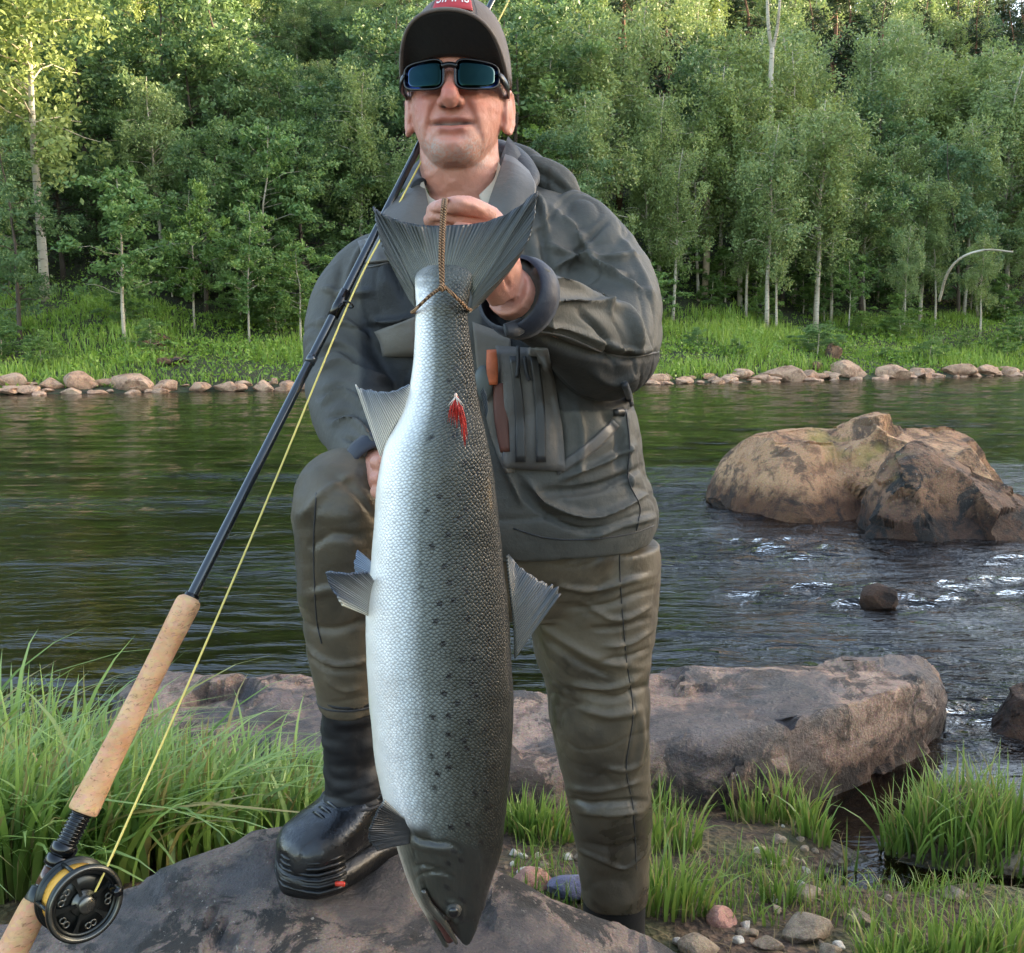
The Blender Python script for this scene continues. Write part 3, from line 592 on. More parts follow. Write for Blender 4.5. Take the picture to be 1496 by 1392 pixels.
def leaves(centers, size, r, flat=0.5, droop=0.0):
    n = len(centers); nrm = r.normal(size=(n, 3)); nrm[:, 2] += flat*2*np.sign(r.uniform(-0.2, 1, n)); nrm /= np.linalg.norm(nrm, axis=1)[:, None]
    a = np.cross(nrm, r.normal(size=(n, 3))); a[:, 2] -= droop; a -= nrm*(a*nrm).sum(1)[:, None]; a /= np.linalg.norm(a, axis=1)[:, None]; b = np.cross(nrm, a)
    s = (size*r.uniform(0.6, 1.35, n))[:, None]
    co = np.stack([centers-a*s, centers+b*s*0.5, centers+a*s, centers-b*s*0.5], 1).reshape(-1, 3)
    return co, np.arange(4*n).reshape(-1, 4), np.repeat(r.uniform(0, 1, n), 4)
def gen_tree(kind, seed, H, nleaf, lsize):
    r = np.random.RandomState(seed); segs = []
    tr_r = H*(0.0105 if kind == 'birch' else 0.012 if kind != 'young' else 0.009)
    k = np.linspace(0, 1, 9); wob = np.cumsum(r.normal(0, 0.011*H, (9, 2)), 0)*k[:, None]
    trunk = np.column_stack([wob, k*H*0.97-0.35]); segs.append(tube([tuple(p) for p in trunk], list(tr_r*(1.15-k*1.02)), 8))
    tips = []
    def at(f): return np.array([np.interp(f, k, trunk[:, i]) for i in range(3)])
    nb = {'birch': 46, 'alder': 40, 'spruce': 70, 'young': 26}[kind]
    lo = {'birch': 0.36, 'alder': 0.16, 'spruce': 0.12, 'young': 0.30}[kind]
    wid = {'birch': 0.15, 'alder': 0.24, 'spruce': 0.19, 'young': 0.22}[kind]
    for i in range(nb):
        f = lo+(0.97-lo)*((i+r.uniform(0, 1))/nb); u = (f-lo)/(1-lo); az = r.uniform(0, 6.28)
        if kind == 'spruce': L = H*wid*(1-u)**0.9+0.15; up = -0.25
        elif kind == 'alder': L = H*wid*(0.45+0.75*math.sin(math.pi*min(1, u*0.8+0.15)))*r.uniform(0.65, 1.15); up = 0.35
        elif kind == 'birch': L = H*wid*(0.35+0.8*math.sin(math.pi*min(1, u*0.75+0.2)))*r.uniform(0.5, 1.2); up = 0.75
        else: L = H*wid*(0.35+0.8*math.sin(math.pi*min(1, u*0.8+0.18)))*r.uniform(0.6, 1.15); up = 0.45
        p0 = at(f); d = np.array([math.cos(az), math.sin(az), up]); q = np.linspace(0, 1, 5)[:, None]
        sag = {'birch': 0.45, 'alder': 0.12, 'spruce': 0.1, 'young': 0.15}[kind]
        pl = p0+d*L*q-np.array([0, 0, 1])*(sag*L*q**2.2)+np.vstack([np.zeros(3), np.cumsum(r.normal(0, 0.05*L, (4, 3)), 0)])
        segs.append(tube([tuple(p) for p in pl], list(np.linspace(tr_r*0.32*(1.1-u), tr_r*0.06, 5)), 4))
        tips.append((pl, L))
    wts = np.array([L for _, L in tips]); wts = wts/wts.sum(); cs = []; vs_ = []
    for (pl, L), w in zip(tips, wts):
        m = int(nleaf*w); ncl = max(3, int(m/70)); q = r.uniform(0.3, 1.08, ncl)
        cc = np.stack([np.interp(q, np.linspace(0, 1, 5), pl[:, i]) for i in range(3)], -1)
        sp = {'birch': 0.030, 'alder': 0.034, 'spruce': 0.016, 'young': 0.036}[kind]*H
        cc += r.normal(0, sp*0.9, (ncl, 3)); idx = r.randint(0, ncl, m)
        off = r.normal(0, 1, (m, 3))*sp*np.array([1, 1, 0.7])*0.52
        if kind == 'birch': off[:, 2] -= np.abs(r.normal(0, sp*1.2, m))
        if kind == 'spruce': off[:, 2] *= 0.5; off[:, 2] -= np.abs(r.normal(0, sp*0.7, m))
        cs.append(cc[idx]+off); vs_.append(np.clip(r.uniform(0, 1, ncl)[idx]*0.75+r.uniform(0, 0.25, m), 0, 1))
    cs = np.vstack(cs); co, q, v = leaves(cs, np.full(len(cs), lsize), r, 0.4 if kind != 'spruce' else 0.8, 1.0 if kind == 'birch' else 0.3)
    lm = mesh_np(kind+'_crown', co, q); setattr_f(lm, 'v', np.repeat(np.concatenate(vs_), 4))
    V, F = join(*segs); tm = bpy.data.meshes.new(kind+'_trunk'); tm.from_pydata([tuple(x) for x in V], [], F); tm.update(); shade(tm)
    tm.materials.append({'birch': M_BB, 'alder': M_BD, 'spruce': M_BP, 'young': M_BB}[kind]); lm.materials.append({'birch': M_LB, 'alder': M_LA, 'spruce': M_LS, 'young': M_LY}[kind])
    return tm, lm, H
PROTO = {'birch': [gen_tree('birch', 100+i, 15, 11000, 0.115) for i in range(4)], 'alder': [gen_tree('alder', 120+i, 12, 11000, 0.115) for i in range(4)],
         'spruce': [gen_tree('spruce', 140+i, 17, 17000, 0.10) for i in range(2)], 'young': [gen_tree('young', 160+i, 6, 5200, 0.082) for i in range(3)]}
TLAB = {'birch': ('slim pale trunked birch in the wood across the river', 'birches across the river'), 'alder': ('bushy dark green alder in the wood across the river', 'alders across the river'),
        'spruce': ('dark conical spruce in the wood across the river', 'spruces across the river'), 'young': ('small young leafy tree at the edge of the far wood', 'young trees along the far bank')}
def tree_label(kind, loc, H):
    s = float(bank_s(loc[0], loc[1])); nm = {'birch': 'birch', 'alder': 'alder', 'spruce': 'spruce', 'young': 'young leafy tree'}[kind]
    look = {'birch': 'pale trunked', 'alder': 'bushy dark green', 'spruce': 'dark conical', 'young': 'small'}[kind]
    size = 'short' if H < 8 else 'middling' if H < 12.5 else 'tall'
    zone = 'at the grassy edge of the far wood' if s < 13 else 'just inside the far wood' if s < 20 else 'on the lower slope of the far wood' if s < 34 else 'halfway up the wooded slope' if s < 50 else 'high on the wooded slope'
    pl = {'birch': 'birches', 'alder': 'alders', 'spruce': 'spruces', 'young': 'young trees'}[kind]
    return f'{size} {look} {nm} {zone}', f'{size} {pl} {zone}'
def put_tree(kind, i, loc, H, rz, label=None, name=None, lean=(0, 0), wide=1.0):
    tm, lm, h0 = PROTO[kind][i % len(PROTO[kind])]
    e = empty(name or {'birch': 'birch_tree', 'alder': 'alder_tree', 'spruce': 'spruce_tree', 'young': 'young_tree'}[kind], loc, label or tree_label(kind, loc, H)[0], 'tree', None if label else tree_label(kind, loc, H)[1])
    s = H/h0; e.scale = (s*wide, s*wide, s); e.rotation_euler = (lean[0], lean[1], rz)
    for nm, m in (('trunk', tm), ('crown', lm)):
        c = bpy.data.objects.new(nm, m); COL.objects.link(c); c.parent = e
    return e
r = np.random.RandomState(17)
# trees of the photograph that can be told apart: base px, base py, kind, proto, height
named = [('young', 0, 182, 502, 5.6, 1.15, 'blue green young alder with a bare lower stem beside the paired rocks'), ('young', 1, 284, 486, 5.0, 0.9, 'young tree with a thin straight stem between the paired rocks and the rod'), ('young', 2, 364, 500, 4.6, 0.95, 'young tree with a thin pale stem nearest the fishing rod'), ('young', 0, 440, 505, 3.6, 1.2, 'low leafy young tree beside the angler shoulder'),
         ('alder', 1, 30, 500, 6.3, 0.9, 'grey green willowy tree over the far shore stones'), ('birch', 0, 66, 440, 14, 1.1, 'stout pale trunked birch rising behind the willowy tree'), ('birch', 1, 1120, 484, 9, 1.0, 'birch with bare lower trunk above the dark far rocks'), ('birch', 2, 1134, 486, 6.5, 0.8, 'shorter birch close beside the bare trunked one')]
for kind, i, a, b, H, wd, lab in named:
    put_tree(kind, i, far_hit(a, b), H, r.uniform(0, 6), lab, wide=wd)
for (a, b, H) in [(960, 436, 9), (985, 448, 4), (1020, 440, 8), (1090, 465, 6), (1195, 452, 10), (1214, 474, 7), (1262, 462, 8), (1320, 490, 5), (1408, 462, 9), (1432, 492, 5), (1470, 436, 10), (1500, 470, 6), (1240, 484, 4), (1366, 476, 5), (1052, 430, 11), (1160, 442, 12), (-30, 470, 7), (-70, 460, 8), (1540, 460, 8)]:
    h = far_hit(a, b); put_tree('birch' if H > 4.5 else 'young', r.randint(9), h, H*r.uniform(0.95, 1.15), r.uniform(0, 6), wide=r.uniform(0.8, 1.05), lean=(r.normal(0, 0.03), r.normal(0, 0.03)))
# rows up the hillside
placed = []
def row(s0, s1, n, kinds, hs, x0, x1, mind):
    c = 0; tries = 0
    while c < n and tries < n*40:
        tries += 1; x = r.uniform(x0, x1); s = r.uniform(s0, s1); y = float(np.interp(x, BX, BY))+s/0.93
        if abs(x) > 0.66*y+3: continue
        sx0 = 748+1440*x/(y*1.0); zb_ = float(far_z(np.array([x]), np.array([y]))[0]); hcap = 99.0
        if 375 < sx0 < 585:                              # the clearing that lets one see the sunlit slope above
            if 46 < s < 57: continue
            hcap = max(2.5, P(480, r.uniform(70, 125), y).z-zb_) if s < 50 else 99.0
        if any((x-a)**2+(y-b)**2 < mind*mind for a, b in placed): continue
        placed.append((x, y)); c += 1; k = kinds[r.randint(len(kinds))]; H = hs[0]+(hs[1]-hs[0])*r.uniform(0, 1)
        if k == 'spruce': H *= 1.15
        if k == 'alder': H *= 0.85
        H = min(H, hcap)
        put_tree(k, r.randint(9), (x, y, float(far_z(np.array([x]), np.array([y]))[0])-0.1), H, r.uniform(0, 6), wide=r.uniform(0.85, 1.2), lean=(r.normal(0, 0.03), r.normal(0, 0.03)))
row(9, 13, 16, ['birch', 'alder', 'alder', 'young'], (6, 9), -22, -1, 1.7)
row(8, 13, 20, ['birch', 'birch', 'alder', 'young'], (7, 11), 2, 32, 1.6)
row(13, 20, 22, ['birch', 'alder', 'alder'], (11, 15), -26, 0, 1.9)
row(13, 20, 30, ['birch', 'birch', 'birch', 'alder'], (10, 15), 0, 38, 1.8)
row(20, 32, 48, ['birch', 'alder', 'birch', 'spruce'], (12, 16), -32, 46, 2.4)
row(32, 50, 56, ['birch', 'alder', 'spruce', 'birch'], (12, 17), -42, 60, 3.0)
row(57, 80, 46, ['birch', 'alder', 'birch'], (6, 9), -34, -14, 1.7)
row(50, 90, 100, ['birch', 'alder', 'birch', 'spruce'], (13, 18), -60, 110, 4.0)
row(32, 75, 40, ['birch', 'alder', 'spruce', 'birch'], (15, 19), 20, 110, 3.0)
for k in range(34):
    x = r.uniform(-24, 32); s = r.uniform(1.6, 7); y = float(np.interp(x, BX, BY))+s/0.93
    e = put_tree('young', r.randint(9), (x, y, float(far_z(np.array([x]), np.array([y]))[0])-0.35), r.uniform(0.9, 1.8), r.uniform(0, 6), name='shrub', wide=r.uniform(1.5, 2.4))
    e['label'] = 'small leafy bush growing in the grass of the far bank'; e['category'] = 'shrub'; e['group'] = 'small bushes on the far bank'
# shrubs that hide the feet of the trees
for k in range(46):
    x = r.uniform(-24, 34); s = r.uniform(6.5, 12); y = float(np.interp(x, BX, BY))+s/0.93
    e = put_tree('young', r.randint(9), (x, y, float(far_z(np.array([x]), np.array([y]))[0])-0.5), r.uniform(1.8, 3.4), r.uniform(0, 6), name='shrub', wide=r.uniform(1.3, 1.9))
    e['label'] = 'low leafy shrub at the foot of the far trees'; e['category'] = 'shrub'; e['group'] = 'shrubs along the far tree line'
row(57, 86, 70, ['birch', 'alder', 'birch'], (6, 9), -38, -10, 1.6)
row(22, 46, 24, ['birch', 'alder'], (10, 14), -24, -8, 1.4)
# bare trunks that stand out
def bare(name, pts, radii, label, mat=M_BB):
    V, F = tube(pts, radii, 8, 24); o = part(name, (V, F), mat); tag(o, label, 'tree'); origin_to(o, pts[0]); return o
h = far_hit(1030, 445); b = h.y+1.0
bare('broken_snag', [Vector((h.x+0.15, b, h.z)), P(1033, 350, b), P(1030, 240, b), P(1028, 178, b)], [0.14, 0.17, 0.15, 0.02], 'pale splintered dead trunk standing among the birches', M_DEAD)
bY = 39.0
bare('bent_birch', [P(1372, 440, bY+1), P(1384, 400, bY), P(1405, 376, bY-0.5), P(1440, 365, bY-1), P(1480, 368, bY-1.2)], [0.055, 0.052, 0.045, 0.038, 0.028], 'pale birch stem bent over in an arch above the far bank')
fe = empty('forked_birch', far_hit(1118, 440), 'tall bare white birch trunk forking near its top', 'tree')
fY = fe.location.y+0.5
part('trunk', tube([fe.location+Vector((0, 0.5, -0.3)), P(1122, 330, fY), P(1124, 180, fY), P(1128, 70, fY)], [0.17, 0.16, 0.14, 0.11], 8, 24), M_BB, fe)
part('limb', tube([P(1128, 75, fY), P(1122, 30, fY), P(1120, -60, fY)], [0.09, 0.08, 0.05], 8, 12), M_BB, fe); part('limb', tube([P(1128, 75, fY), P(1137, 30, fY), P(1142, -60, fY)], [0.09, 0.07, 0.05], 8, 12), M_BB, fe)
# undergrowth on the far bank
n = 70000; xs = r.uniform(-26, 36, n); s = np.concatenate([r.uniform(0.4, 9, 40000), r.uniform(9, 30, 30000)]); ys = np.interp(xs, BX, BY)+s/0.93; zs = far_z(xs, ys)
hgt = 0.12+0.55*np.clip(fbm(np.stack([xs*0.55, ys*0.55, xs*0], -1), 3, 91)+0.35, 0, 1)*np.clip(s/2.0, 0.15, 1)
cs = np.stack([xs, ys, zs+hgt*r.uniform(0, 1, n)**0.7], -1); co, q, v = leaves(cs, np.full(n, 0.06), r, 0.3)
M_UG = leaf_mat('undergrowth_leaves', C(92, 130, 40), C(156, 182, 72), C(128, 160, 60))
me = mesh_np('undergrowth', co, q); setattr_f(me, 'v', np.clip(v*0.6+0.4*np.repeat(np.clip(0.5+fbm(np.stack([xs*0.3, ys*0.3, xs*0], -1), 2, 92), 0, 1), 4), 0, 1))
tag(link('undergrowth', me, M_UG), 'bright green ferns and herbs covering the far bank', kind='stuff')
# tall grass over the far bank
n = 60000; xs = r.uniform(-26, 36, n); s = r.uniform(0.5, 10, n); ys = np.interp(xs, BX, BY)+s/0.93; zs = far_z(xs, ys)
cl_ = np.clip(0.5+fbm(np.stack([xs*0.45, ys*0.45, xs*0], -1), 3, 95), 0, 1)
B = blades(np.stack([xs, ys, zs-0.03], -1), r.uniform(0.15, 0.5, n)*(0.25+1.25*cl_), np.abs(r.normal(0.3, 0.3, n)), r.uniform(0, 6.28, n), r.uniform(0.02, 0.045, n), 3, 1.0, r)
grass_obj('bank_grass', (B[0], B[1], np.clip(0.6*B[2]*0.86+0.4*np.repeat(cl_, 8), 0, 0.85), B[3]), grass_mat('far_grass', C(96, 134, 44), C(158, 184, 78), C(178, 196, 100)), 'yellow green grass on the far bank', kind='stuff')
# ================================================================== the angler
man = empty('person', near_hit(900, 1400), 'man in cap, mirrored sunglasses and grey wading jacket holding up a salmon', 'person')
HC = P(669, 141, 1.535); HS = 0.94                                       # head centre
HR = (Matrix.Rotation(rad(-3), 3, 'Z') @ Matrix.Rotation(rad(-6), 3, 'X'))   # yaw, then tipped back
def hw(v): return HC+HR @ (Vector(v)*HS)
# ---- head and neck
prof = [(0.118, .020, -.020, .055), (0.108, .045, -.055, .085), (0.085, .064, -.082, .100), (0.055, .073, -.093, .108), (0.02, .0755, -.094, .106), (-0.01, .0725, -.090, .100), (-0.035, .0705, -.091, .088), (-0.06, .0655, -.0905, .07), (-0.082, .0575, -.0885, .052), (-0.100, .0465, -.085, .038), (-0.114, .034, -.079, .025), (-0.122, .019, -.066, .005)]
def head_ring(z, w, f, b, n=48):
    out = []
    for k in range(n):
        a = 2*math.pi*k/n; c, s = math.cos(a), math.sin(a); e = 2/2.35
        x = math.copysign(abs(s)**e, s)*w; yy = math.copysign(abs(c)**e, c); yc = (f+b)/2; y = yc+yy*(b-f)/2
        out.append(hw((x, y, z)))
    return out
pr = catmull(np.array(prof), 40); head = rings([head_ring(*q) for q in pr])
nose = [tube([hw((0, -.086, .012)), hw((0, -.097, -.008)), hw((0, -.109, -.028)), hw((0, -.113, -.040)), hw((0, -.104, -.049))], [.0095, .0105, .0122, .0130, .009], 14, 18)]
for s in (-1, 1): nose.append(ellipsoid(hw((s*.0122, -.0985, -.0420)), (.0090, .0120, .0085), 14, 10))
ears = []
for s in (-1, 1):
    er = HR @ Matrix.Rotation(rad(-14*s), 3, 'Z') @ Matrix.Rotation(rad(-8), 3, 'X'); c0 = hw((s*.0795, .012, -.020))
    ring_ = [c0+er @ Vector((s*.002, .019*math.cos(a), .031*math.sin(a)-.003)) for a in np.linspace(0, 6.28, 25)]
    ears += [ellipsoid(c0, (.005, .018, .028), 18, 12, er), tube(ring_, .0042, 8), ellipsoid(c0+er @ Vector((0, -.008, -.030)), (.006, .010, .010), 12, 8, er)]
neck = tube([hw((0, .03, -.03)), hw((0, .024, -.10)), P(678, 255, 1.55), P(686, 290, 1.565), P(690, 320, 1.57)], [.058, .0605, .0585, .062, .075], 32, 20)
# ---- hidden trunk and arms, so that the figure is one surface
trunk = rings([[P(690, py, 1.57)+Vector((w*math.cos(a), d*math.sin(a), 0)) for a in np.linspace(0, 2*math.pi, 33)[:-1]] for py, w, d in [(290, .07, .06), (320, .12, .075), (360, .165, .09), (450, .165, .10), (600, .15, .10), (760, .155, .10), (800, .15, .09)]])
WL = P(741, 425, 1.225)
armL = tube([P(850, 345, 1.56), P(885, 430, 1.50), P(885, 500, 1.43), P(815, 465, 1.32), WL], [.055, .048, .044, .040, .031], 18, 24)
armR = tube([P(555, 400, 1.60), P(515, 470, 1.56), P(513, 578, 1.475), P(534, 638, 1.36), P(555, 678, 1.26), P(572, 700, 1.20)], [.055, .048, .042, .036, .031, .028], 18, 24)
# ---- left hand: fist round the cord, palm behind the tail fin
HYv = FY+0.048
palm = [tube([WL, P(722, 380, 1.195), P(706, 335, HYv+0.03)], [.030, .035, .034], 16, 12, 0.62, up=(0.5, -1, 0.2)), ellipsoid(P(700, 338, HYv+0.028), (.036, .022, .032), 20, 14)]
fing = [([(716, 316), (690, 302), (664, 300), (648, 308)], .0098, 0.0), ([(712, 322), (684, 308), (652, 303), (634, 309)], .0100, 0.004), ([(708, 335), (678, 322), (644, 315), (630, 322)], .0095, 0.012), ([(704, 348), (676, 338), (650, 330), (640, 336)], .0085, 0.018)]
fingers = []
for pts, rr, dy in fing:
    Y0 = HYv-0.006+dy
    fingers.append(tube([P(pts[0][0], pts[0][1], Y0+0.022), P(pts[1][0], pts[1][1], Y0+0.004), P(pts[2][0], pts[2][1], Y0-0.008), P(pts[3][0], pts[3][1], Y0+0.010), P(pts[3][0]+14, pts[3][1]+5, Y0+0.024)], [rr*1.15, rr*1.12, rr*1.05, rr*0.98, rr*0.8], 12, 22))
    fingers.append(ellipsoid(P(pts[1][0]-4, pts[1][1], Y0+0.002), (rr*1.22, rr*1.2, rr*1.15), 12, 8))
thumb = tube([P(728, 370, HYv+0.012), P(706, 350, HYv-0.010), P(682, 338, HYv-0.014), P(664, 336, HYv-0.010)], [.0135, .0125, .0105, .0085], 12, 16)
# ---- right hand under the fish flank
HQ = FY+0.070
hand2 = [ellipsoid(P(590, 715, HQ+0.005), (.034, .018, .044), 18, 12)]
for i, (a, b) in enumerate([((588, 690), (551, 676)), ((588, 706), (550, 698)), ((590, 722), (552, 718)), ((594, 738), (560, 740))]):
    hand2.append(tube([P(a[0], a[1], HQ), P((a[0]+b[0])/2, (a[1]+b[1])/2, HQ-0.006), P(b[0], b[1], HQ-0.026), P(b[0]+7, b[1]+1, HQ-0.044)], [.0105, .0100, .0092, .0075], 12, 14))
hand2.append(tube([P(600, 690, HQ), P(610, 664, HQ-0.006), P(606, 640, HQ-0.012)], [.012, .011, .0085], 12, 12))
me = remesh([head, neck, trunk, armL, armR, thumb]+nose+ears+palm+fingers+hand2, 0.0023, 'person_skin', 4)
# ---- face relief in head coordinates
co = get_co(me); no = get_no(me); HI = np.array(HR.transposed()); q = (co-np.array(HC))@HI.T/HS
X, Yh, Z = q[:, 0], q[:, 1], q[:, 2]; front = sstep(0.01, 0.05, -Yh)*(np.abs(X) < 0.09)*(Z > -0.14)
def gs(x0, z0, sx, sz): return np.exp(-((X-x0)/sx)**2-((Z-z0)/sz)**2)
def line(pts, w):
    dmin, tt, _ = polydist(X, Z, pts); return np.exp(-(dmin/w)**2)*np.clip(np.minimum(tt, 1-tt)*5+0.3, 0, 1)
dy = np.zeros(len(co))
mz = -.0705
for s in (-1, 1):
    dy += -.0055*gs(s*.043, -.034, .020, .016)                      # cheek
    dy += .0036*line([(s*.018, -.034), (s*.030, -.052), (s*.037, -.072), (s*.036, -.084)], .0048)    # smile fold
    dy += -.0030*line([(s*.031, -.034), (s*.041, -.056), (s*.046, -.074)], .009)
    dy += .0100*gs(s*.034, .012, .017, .013)                         # eye hollow
    dy += .0030*gs(s*.034, mz, .006, .006)                           # mouth corner
    dy += .0016*line([(s*.052, -.03), (s*.057, -.055), (s*.054, -.085)], .004)
dy += .0085*line([(-.035, mz+.003), (-.018, mz+.0005), (0, mz), (.018, mz+.001), (.035, mz+.004)], .0030)   # lips parted
dy += -.0042*line([(-.027, mz+.006), (-.008, mz+.009), (0, mz+.008), (.008, mz+.009), (.027, mz+.006)], .0045)
dy += -.0050*line([(-.024, mz-.007), (0, mz-.010), (.024, mz-.006)], .0055)
dy += .0035*line([(-.02, mz-.018), (0, mz-.020), (.02, mz-.018)], .006); dy += -.0065*gs(0, -.101, .024, .014)
for s in (-1, 1):
    for k in range(4): dy += .0010*line([(s*.048, -.020-.004*k), (s*.060, -.019-.007*k), (s*.068, -.018-.010*k)], .0016)
    dy += .0022*line([(s*.040, -.078), (s*.044, -.092), (s*.038, -.106)], .004); dy += .0016*line([(s*.026, -.024), (s*.040, -.028), (s*.054, -.024)], .003)
dy += .0018*gs(0, -.058, .0045, .008); dy += -.006*gs(0, .030, .05, .012)
co2 = co+np.array(HR @ Vector((0, 1, 0)))[None]*(dy*HS*front)[:, None]
co2 += no*(fbm(co*150, 3, 4)*0.00045+fbm(co*45, 2, 14)*0.0006)[:, None]
set_co(me, co2)
# ---- skin colour
base = np.array([0.56, 0.265, 0.185]); red = np.array([0.52, 0.165, 0.110]); pale = np.array([0.60, 0.34, 0.25])
colr = np.tile(base, (len(co), 1))
def mixc(c, f): 
    global colr
    f = np.clip(f, 0, 1)[:, None]; colr = colr*(1-f)+np.array(c)[None]*f
isH = (np.abs(X) < 0.11) & (Z > -0.26) & (Z < 0.2) & (np.abs(Yh) < 0.16)
mot = 0.5+0.5*fbm(co*55, 3, 6)
mixc(red, isH*(0.75*gs(.043, -.035, .026, .022)+0.75*gs(-.043, -.035, .026, .022)+0.8*gs(0, -.032, .018, .018)*(Yh < -.09)+0.35*gs(0, -.09, .03, .02)+0.25)*(0.6+0.6*mot))
mixc([0.36, 0.105, 0.085], isH*(line([(-.027, mz+.006), (0, mz+.007), (.027, mz+.006)], .0045)*0.55+line([(-.024, mz-.007), (0, mz-.009), (.024, mz-.006)], .005)*0.6)*(Yh < -.05))
mixc([0.045, 0.018, 0.014], isH*(Yh < -.05)*np.clip(1.15*line([(-.033, mz+.0025), (-.016, mz+.0005), (0, mz), (.016, mz+.001), (.033, mz+.0035)], .0023), 0, 1))
nz = no@np.array(HR @ Vector((0, 0, 1)))
mixc([0.03, 0.012, 0.01], isH*sstep(-.15, -.5, nz*1.0)*0+isH*(nz < -0.2)*np.clip(1.6*np.exp(-((np.abs(X)-.0098)/.0042)**2-((Yh+.1015)/.0062)**2)*(Z < -.038)*(Z > -.058), 0, 1))
mixc([0.50, 0.44, 0.38], isH*(Yh < -.05)*0.55*line([(-.016, mz+.0015), (0, mz+.001), (.016, mz+.002)], .0012))
stub = (gs(-.030, -.105, .018, .014)+gs(.030, -.105, .018, .014)+0.55*gs(0, -.117, .03, .010)+0.35*gs(.05, -.09, .02, .02)+0.35*gs(-.05, -.09, .02, .02)+0.22*gs(0, -.056, .03, .007))*(Yh < 0.02)
mixc([0.46, 0.41, 0.37], isH*stub*np.clip(0.55+1.3*vnoise(co*620, 3), 0, 1)*0.8)
mixc([0.24, 0.22, 0.20], isH*(np.abs(X) > .062)*sstep(-.012, .004, Z)*sstep(-.055, -.030, Yh)*(np.abs(X) < .081)*np.clip(0.6+vnoise(co*300, 9), 0, 1)*0.9)
mixc([0.52, 0.20, 0.15], (~isH)*0.45*mot)
t = NT('skin'); setattr_col(me, 'skin', colr); cc = t.attr('skin'); c = t.pos()
t.bsdf(Base_Color=cc, Roughness=t.math('MULTIPLY_ADD', t.noise(c, 90, 3), 0.3, 0.26), Subsurface_Weight=0.08, Subsurface_Radius=(0.012, 0.004, 0.002), Subsurface_Scale=0.6, Normal=t.bump(t.noise(c, 330, 5, 0.75), 0.5, 0.0022), Specular_IOR_Level=0.5); M_SKIN = t.mat
sculpt(me, [([(628, 310), (650, 315), (705, 322)], 3.0, -.0045), ([(655, 288), (651, 300), (648, 312)], 3.0, -.003), ([(630, 324), (660, 330), (700, 338)], 3, -.004), ([(665, 292), (690, 300), (712, 312)], 5, .002), ([(722, 385), (735, 400), (745, 425)], 4, -.003)], 1.35)
link('body', me, M_SKIN, man)

# ---- short grey hair below the cap
rh = np.random.RandomState(2); hr = []
for k in range(1500):
    s = -1 if k % 2 else 1; yy = rh.uniform(-.045, .075); zz = rh.uniform(-.012, .030)-0.25*max(0, yy)*0.3; w = np.interp(zz, [-.035, 0, .03], [.0735, .0750, .0750])*math.sqrt(max(0.05, 1-max(0, (abs(yy-.005)/.105))**2.6))
    p0 = Vector((s*(w-.0005), yy, zz)); d = Vector((s*.35, .45, -.9))+Vector(rh.normal(0, .25, 3)); d.normalize(); L_ = rh.uniform(.005, .011)
    hr.append(([hw(p0), hw(p0+Vector((0, .0009, 0))), hw(p0+d*L_)], [(0, 1, 2)]))
V_ = [v for a, b in hr for v in a]; F2 = [(3*i, 3*i+1, 3*i+2) for i in range(len(hr))]
part('hair', (V_, F2), plain('grey_hair', C(132, 126, 118), 0.5, var=0.5, vscale=400), man)
# ---- cap
def cloth(name, col, rough=0.75, weave=900, var=0.12, stain=None, wetness=0.0, vs=9, fine=0.25, sheen=0.1):
    t = NT(name); c = t.pos(); n1 = t.noise(c, vs, 5, 0.6); n2 = t.noise(c, 60, 4, 0.6)
    a = tuple(x*(1-var) for x in col[:3])+(1,); b = tuple(min(1, x*(1+var)) for x in col[:3])+(1,)
    cl = t.ramp(n1, [(0.3, a), (0.7, b)])
    if stain is not None:
        s1 = t.noise(t.map(c, (1, 1, 1), (4.4, 1.3, 2.6)), 6.5, 5, 0.62, 0.4); cl = t.mix(t.ramp(s1, [(0.45, 0), (0.62, 0.8)]), cl, stain)
    r_ = t.math('MULTIPLY_ADD', n1, 0.25, rough-0.12)
    if wetness:
        s2 = t.noise(t.map(c, (1, 1, 1), (7.4, 3.3, 9.6)), 5.0, 4, 0.6); r_ = t.math('SUBTRACT', r_, t.ramp(s2, [(0.45, 0), (0.6, wetness)]))
    wv = t.noise(c, weave, 2, 0.5); b1 = t.bump(n2, fine, 0.006); t.bsdf(Base_Color=cl, Roughness=r_, Normal=t.bump(wv, 0.12, 0.0012, b1), Sheen_Weight=sheen, Sheen_Roughness=0.5); return t.mat
M_CAP = cloth('cap_cloth', C(100, 88, 80)); M_CAPU = cloth('cap_brim_lining', C(17, 16, 16))
def cap_pt(a, v, off=0.0):                # a: angle round (0 = front), v: 0 band .. 1 crown
    th = v*math.pi/2; rr = max(0, math.cos(th))**0.62; w, f, b = .0835+off, -.1015-off, .116+off
    x = math.sin(a)*w*rr; yy = -math.cos(a); y = (f+b)/2+yy*(b-f)/2*rr
    zb = 0.047+0.010*yy*-1*0-0.022*max(0, -yy*-1)*0
    zb = 0.024-0.014*(0.5+0.5*(-math.cos(a)))
    return hw((x, y, zb+(0.143-zb+off)*math.sin(th)))
cap = part('cap', rings([[cap_pt(2*math.pi*k/64, v) for k in range(64)] for v in np.linspace(0, 1, 18)], True, False), M_CAP, man); solid(cap, 0.003)
for k in range(6):
    a = math.pi/6+k*math.pi/3; part('seam', tube([cap_pt(a, v, 0.0012) for v in np.linspace(0.0, 0.98, 16)], 0.0011, 6), M_CAP, cap)
part('button', ellipsoid(cap_pt(0, 1.0, .002), (.007, .007, .004)), M_CAP, cap)
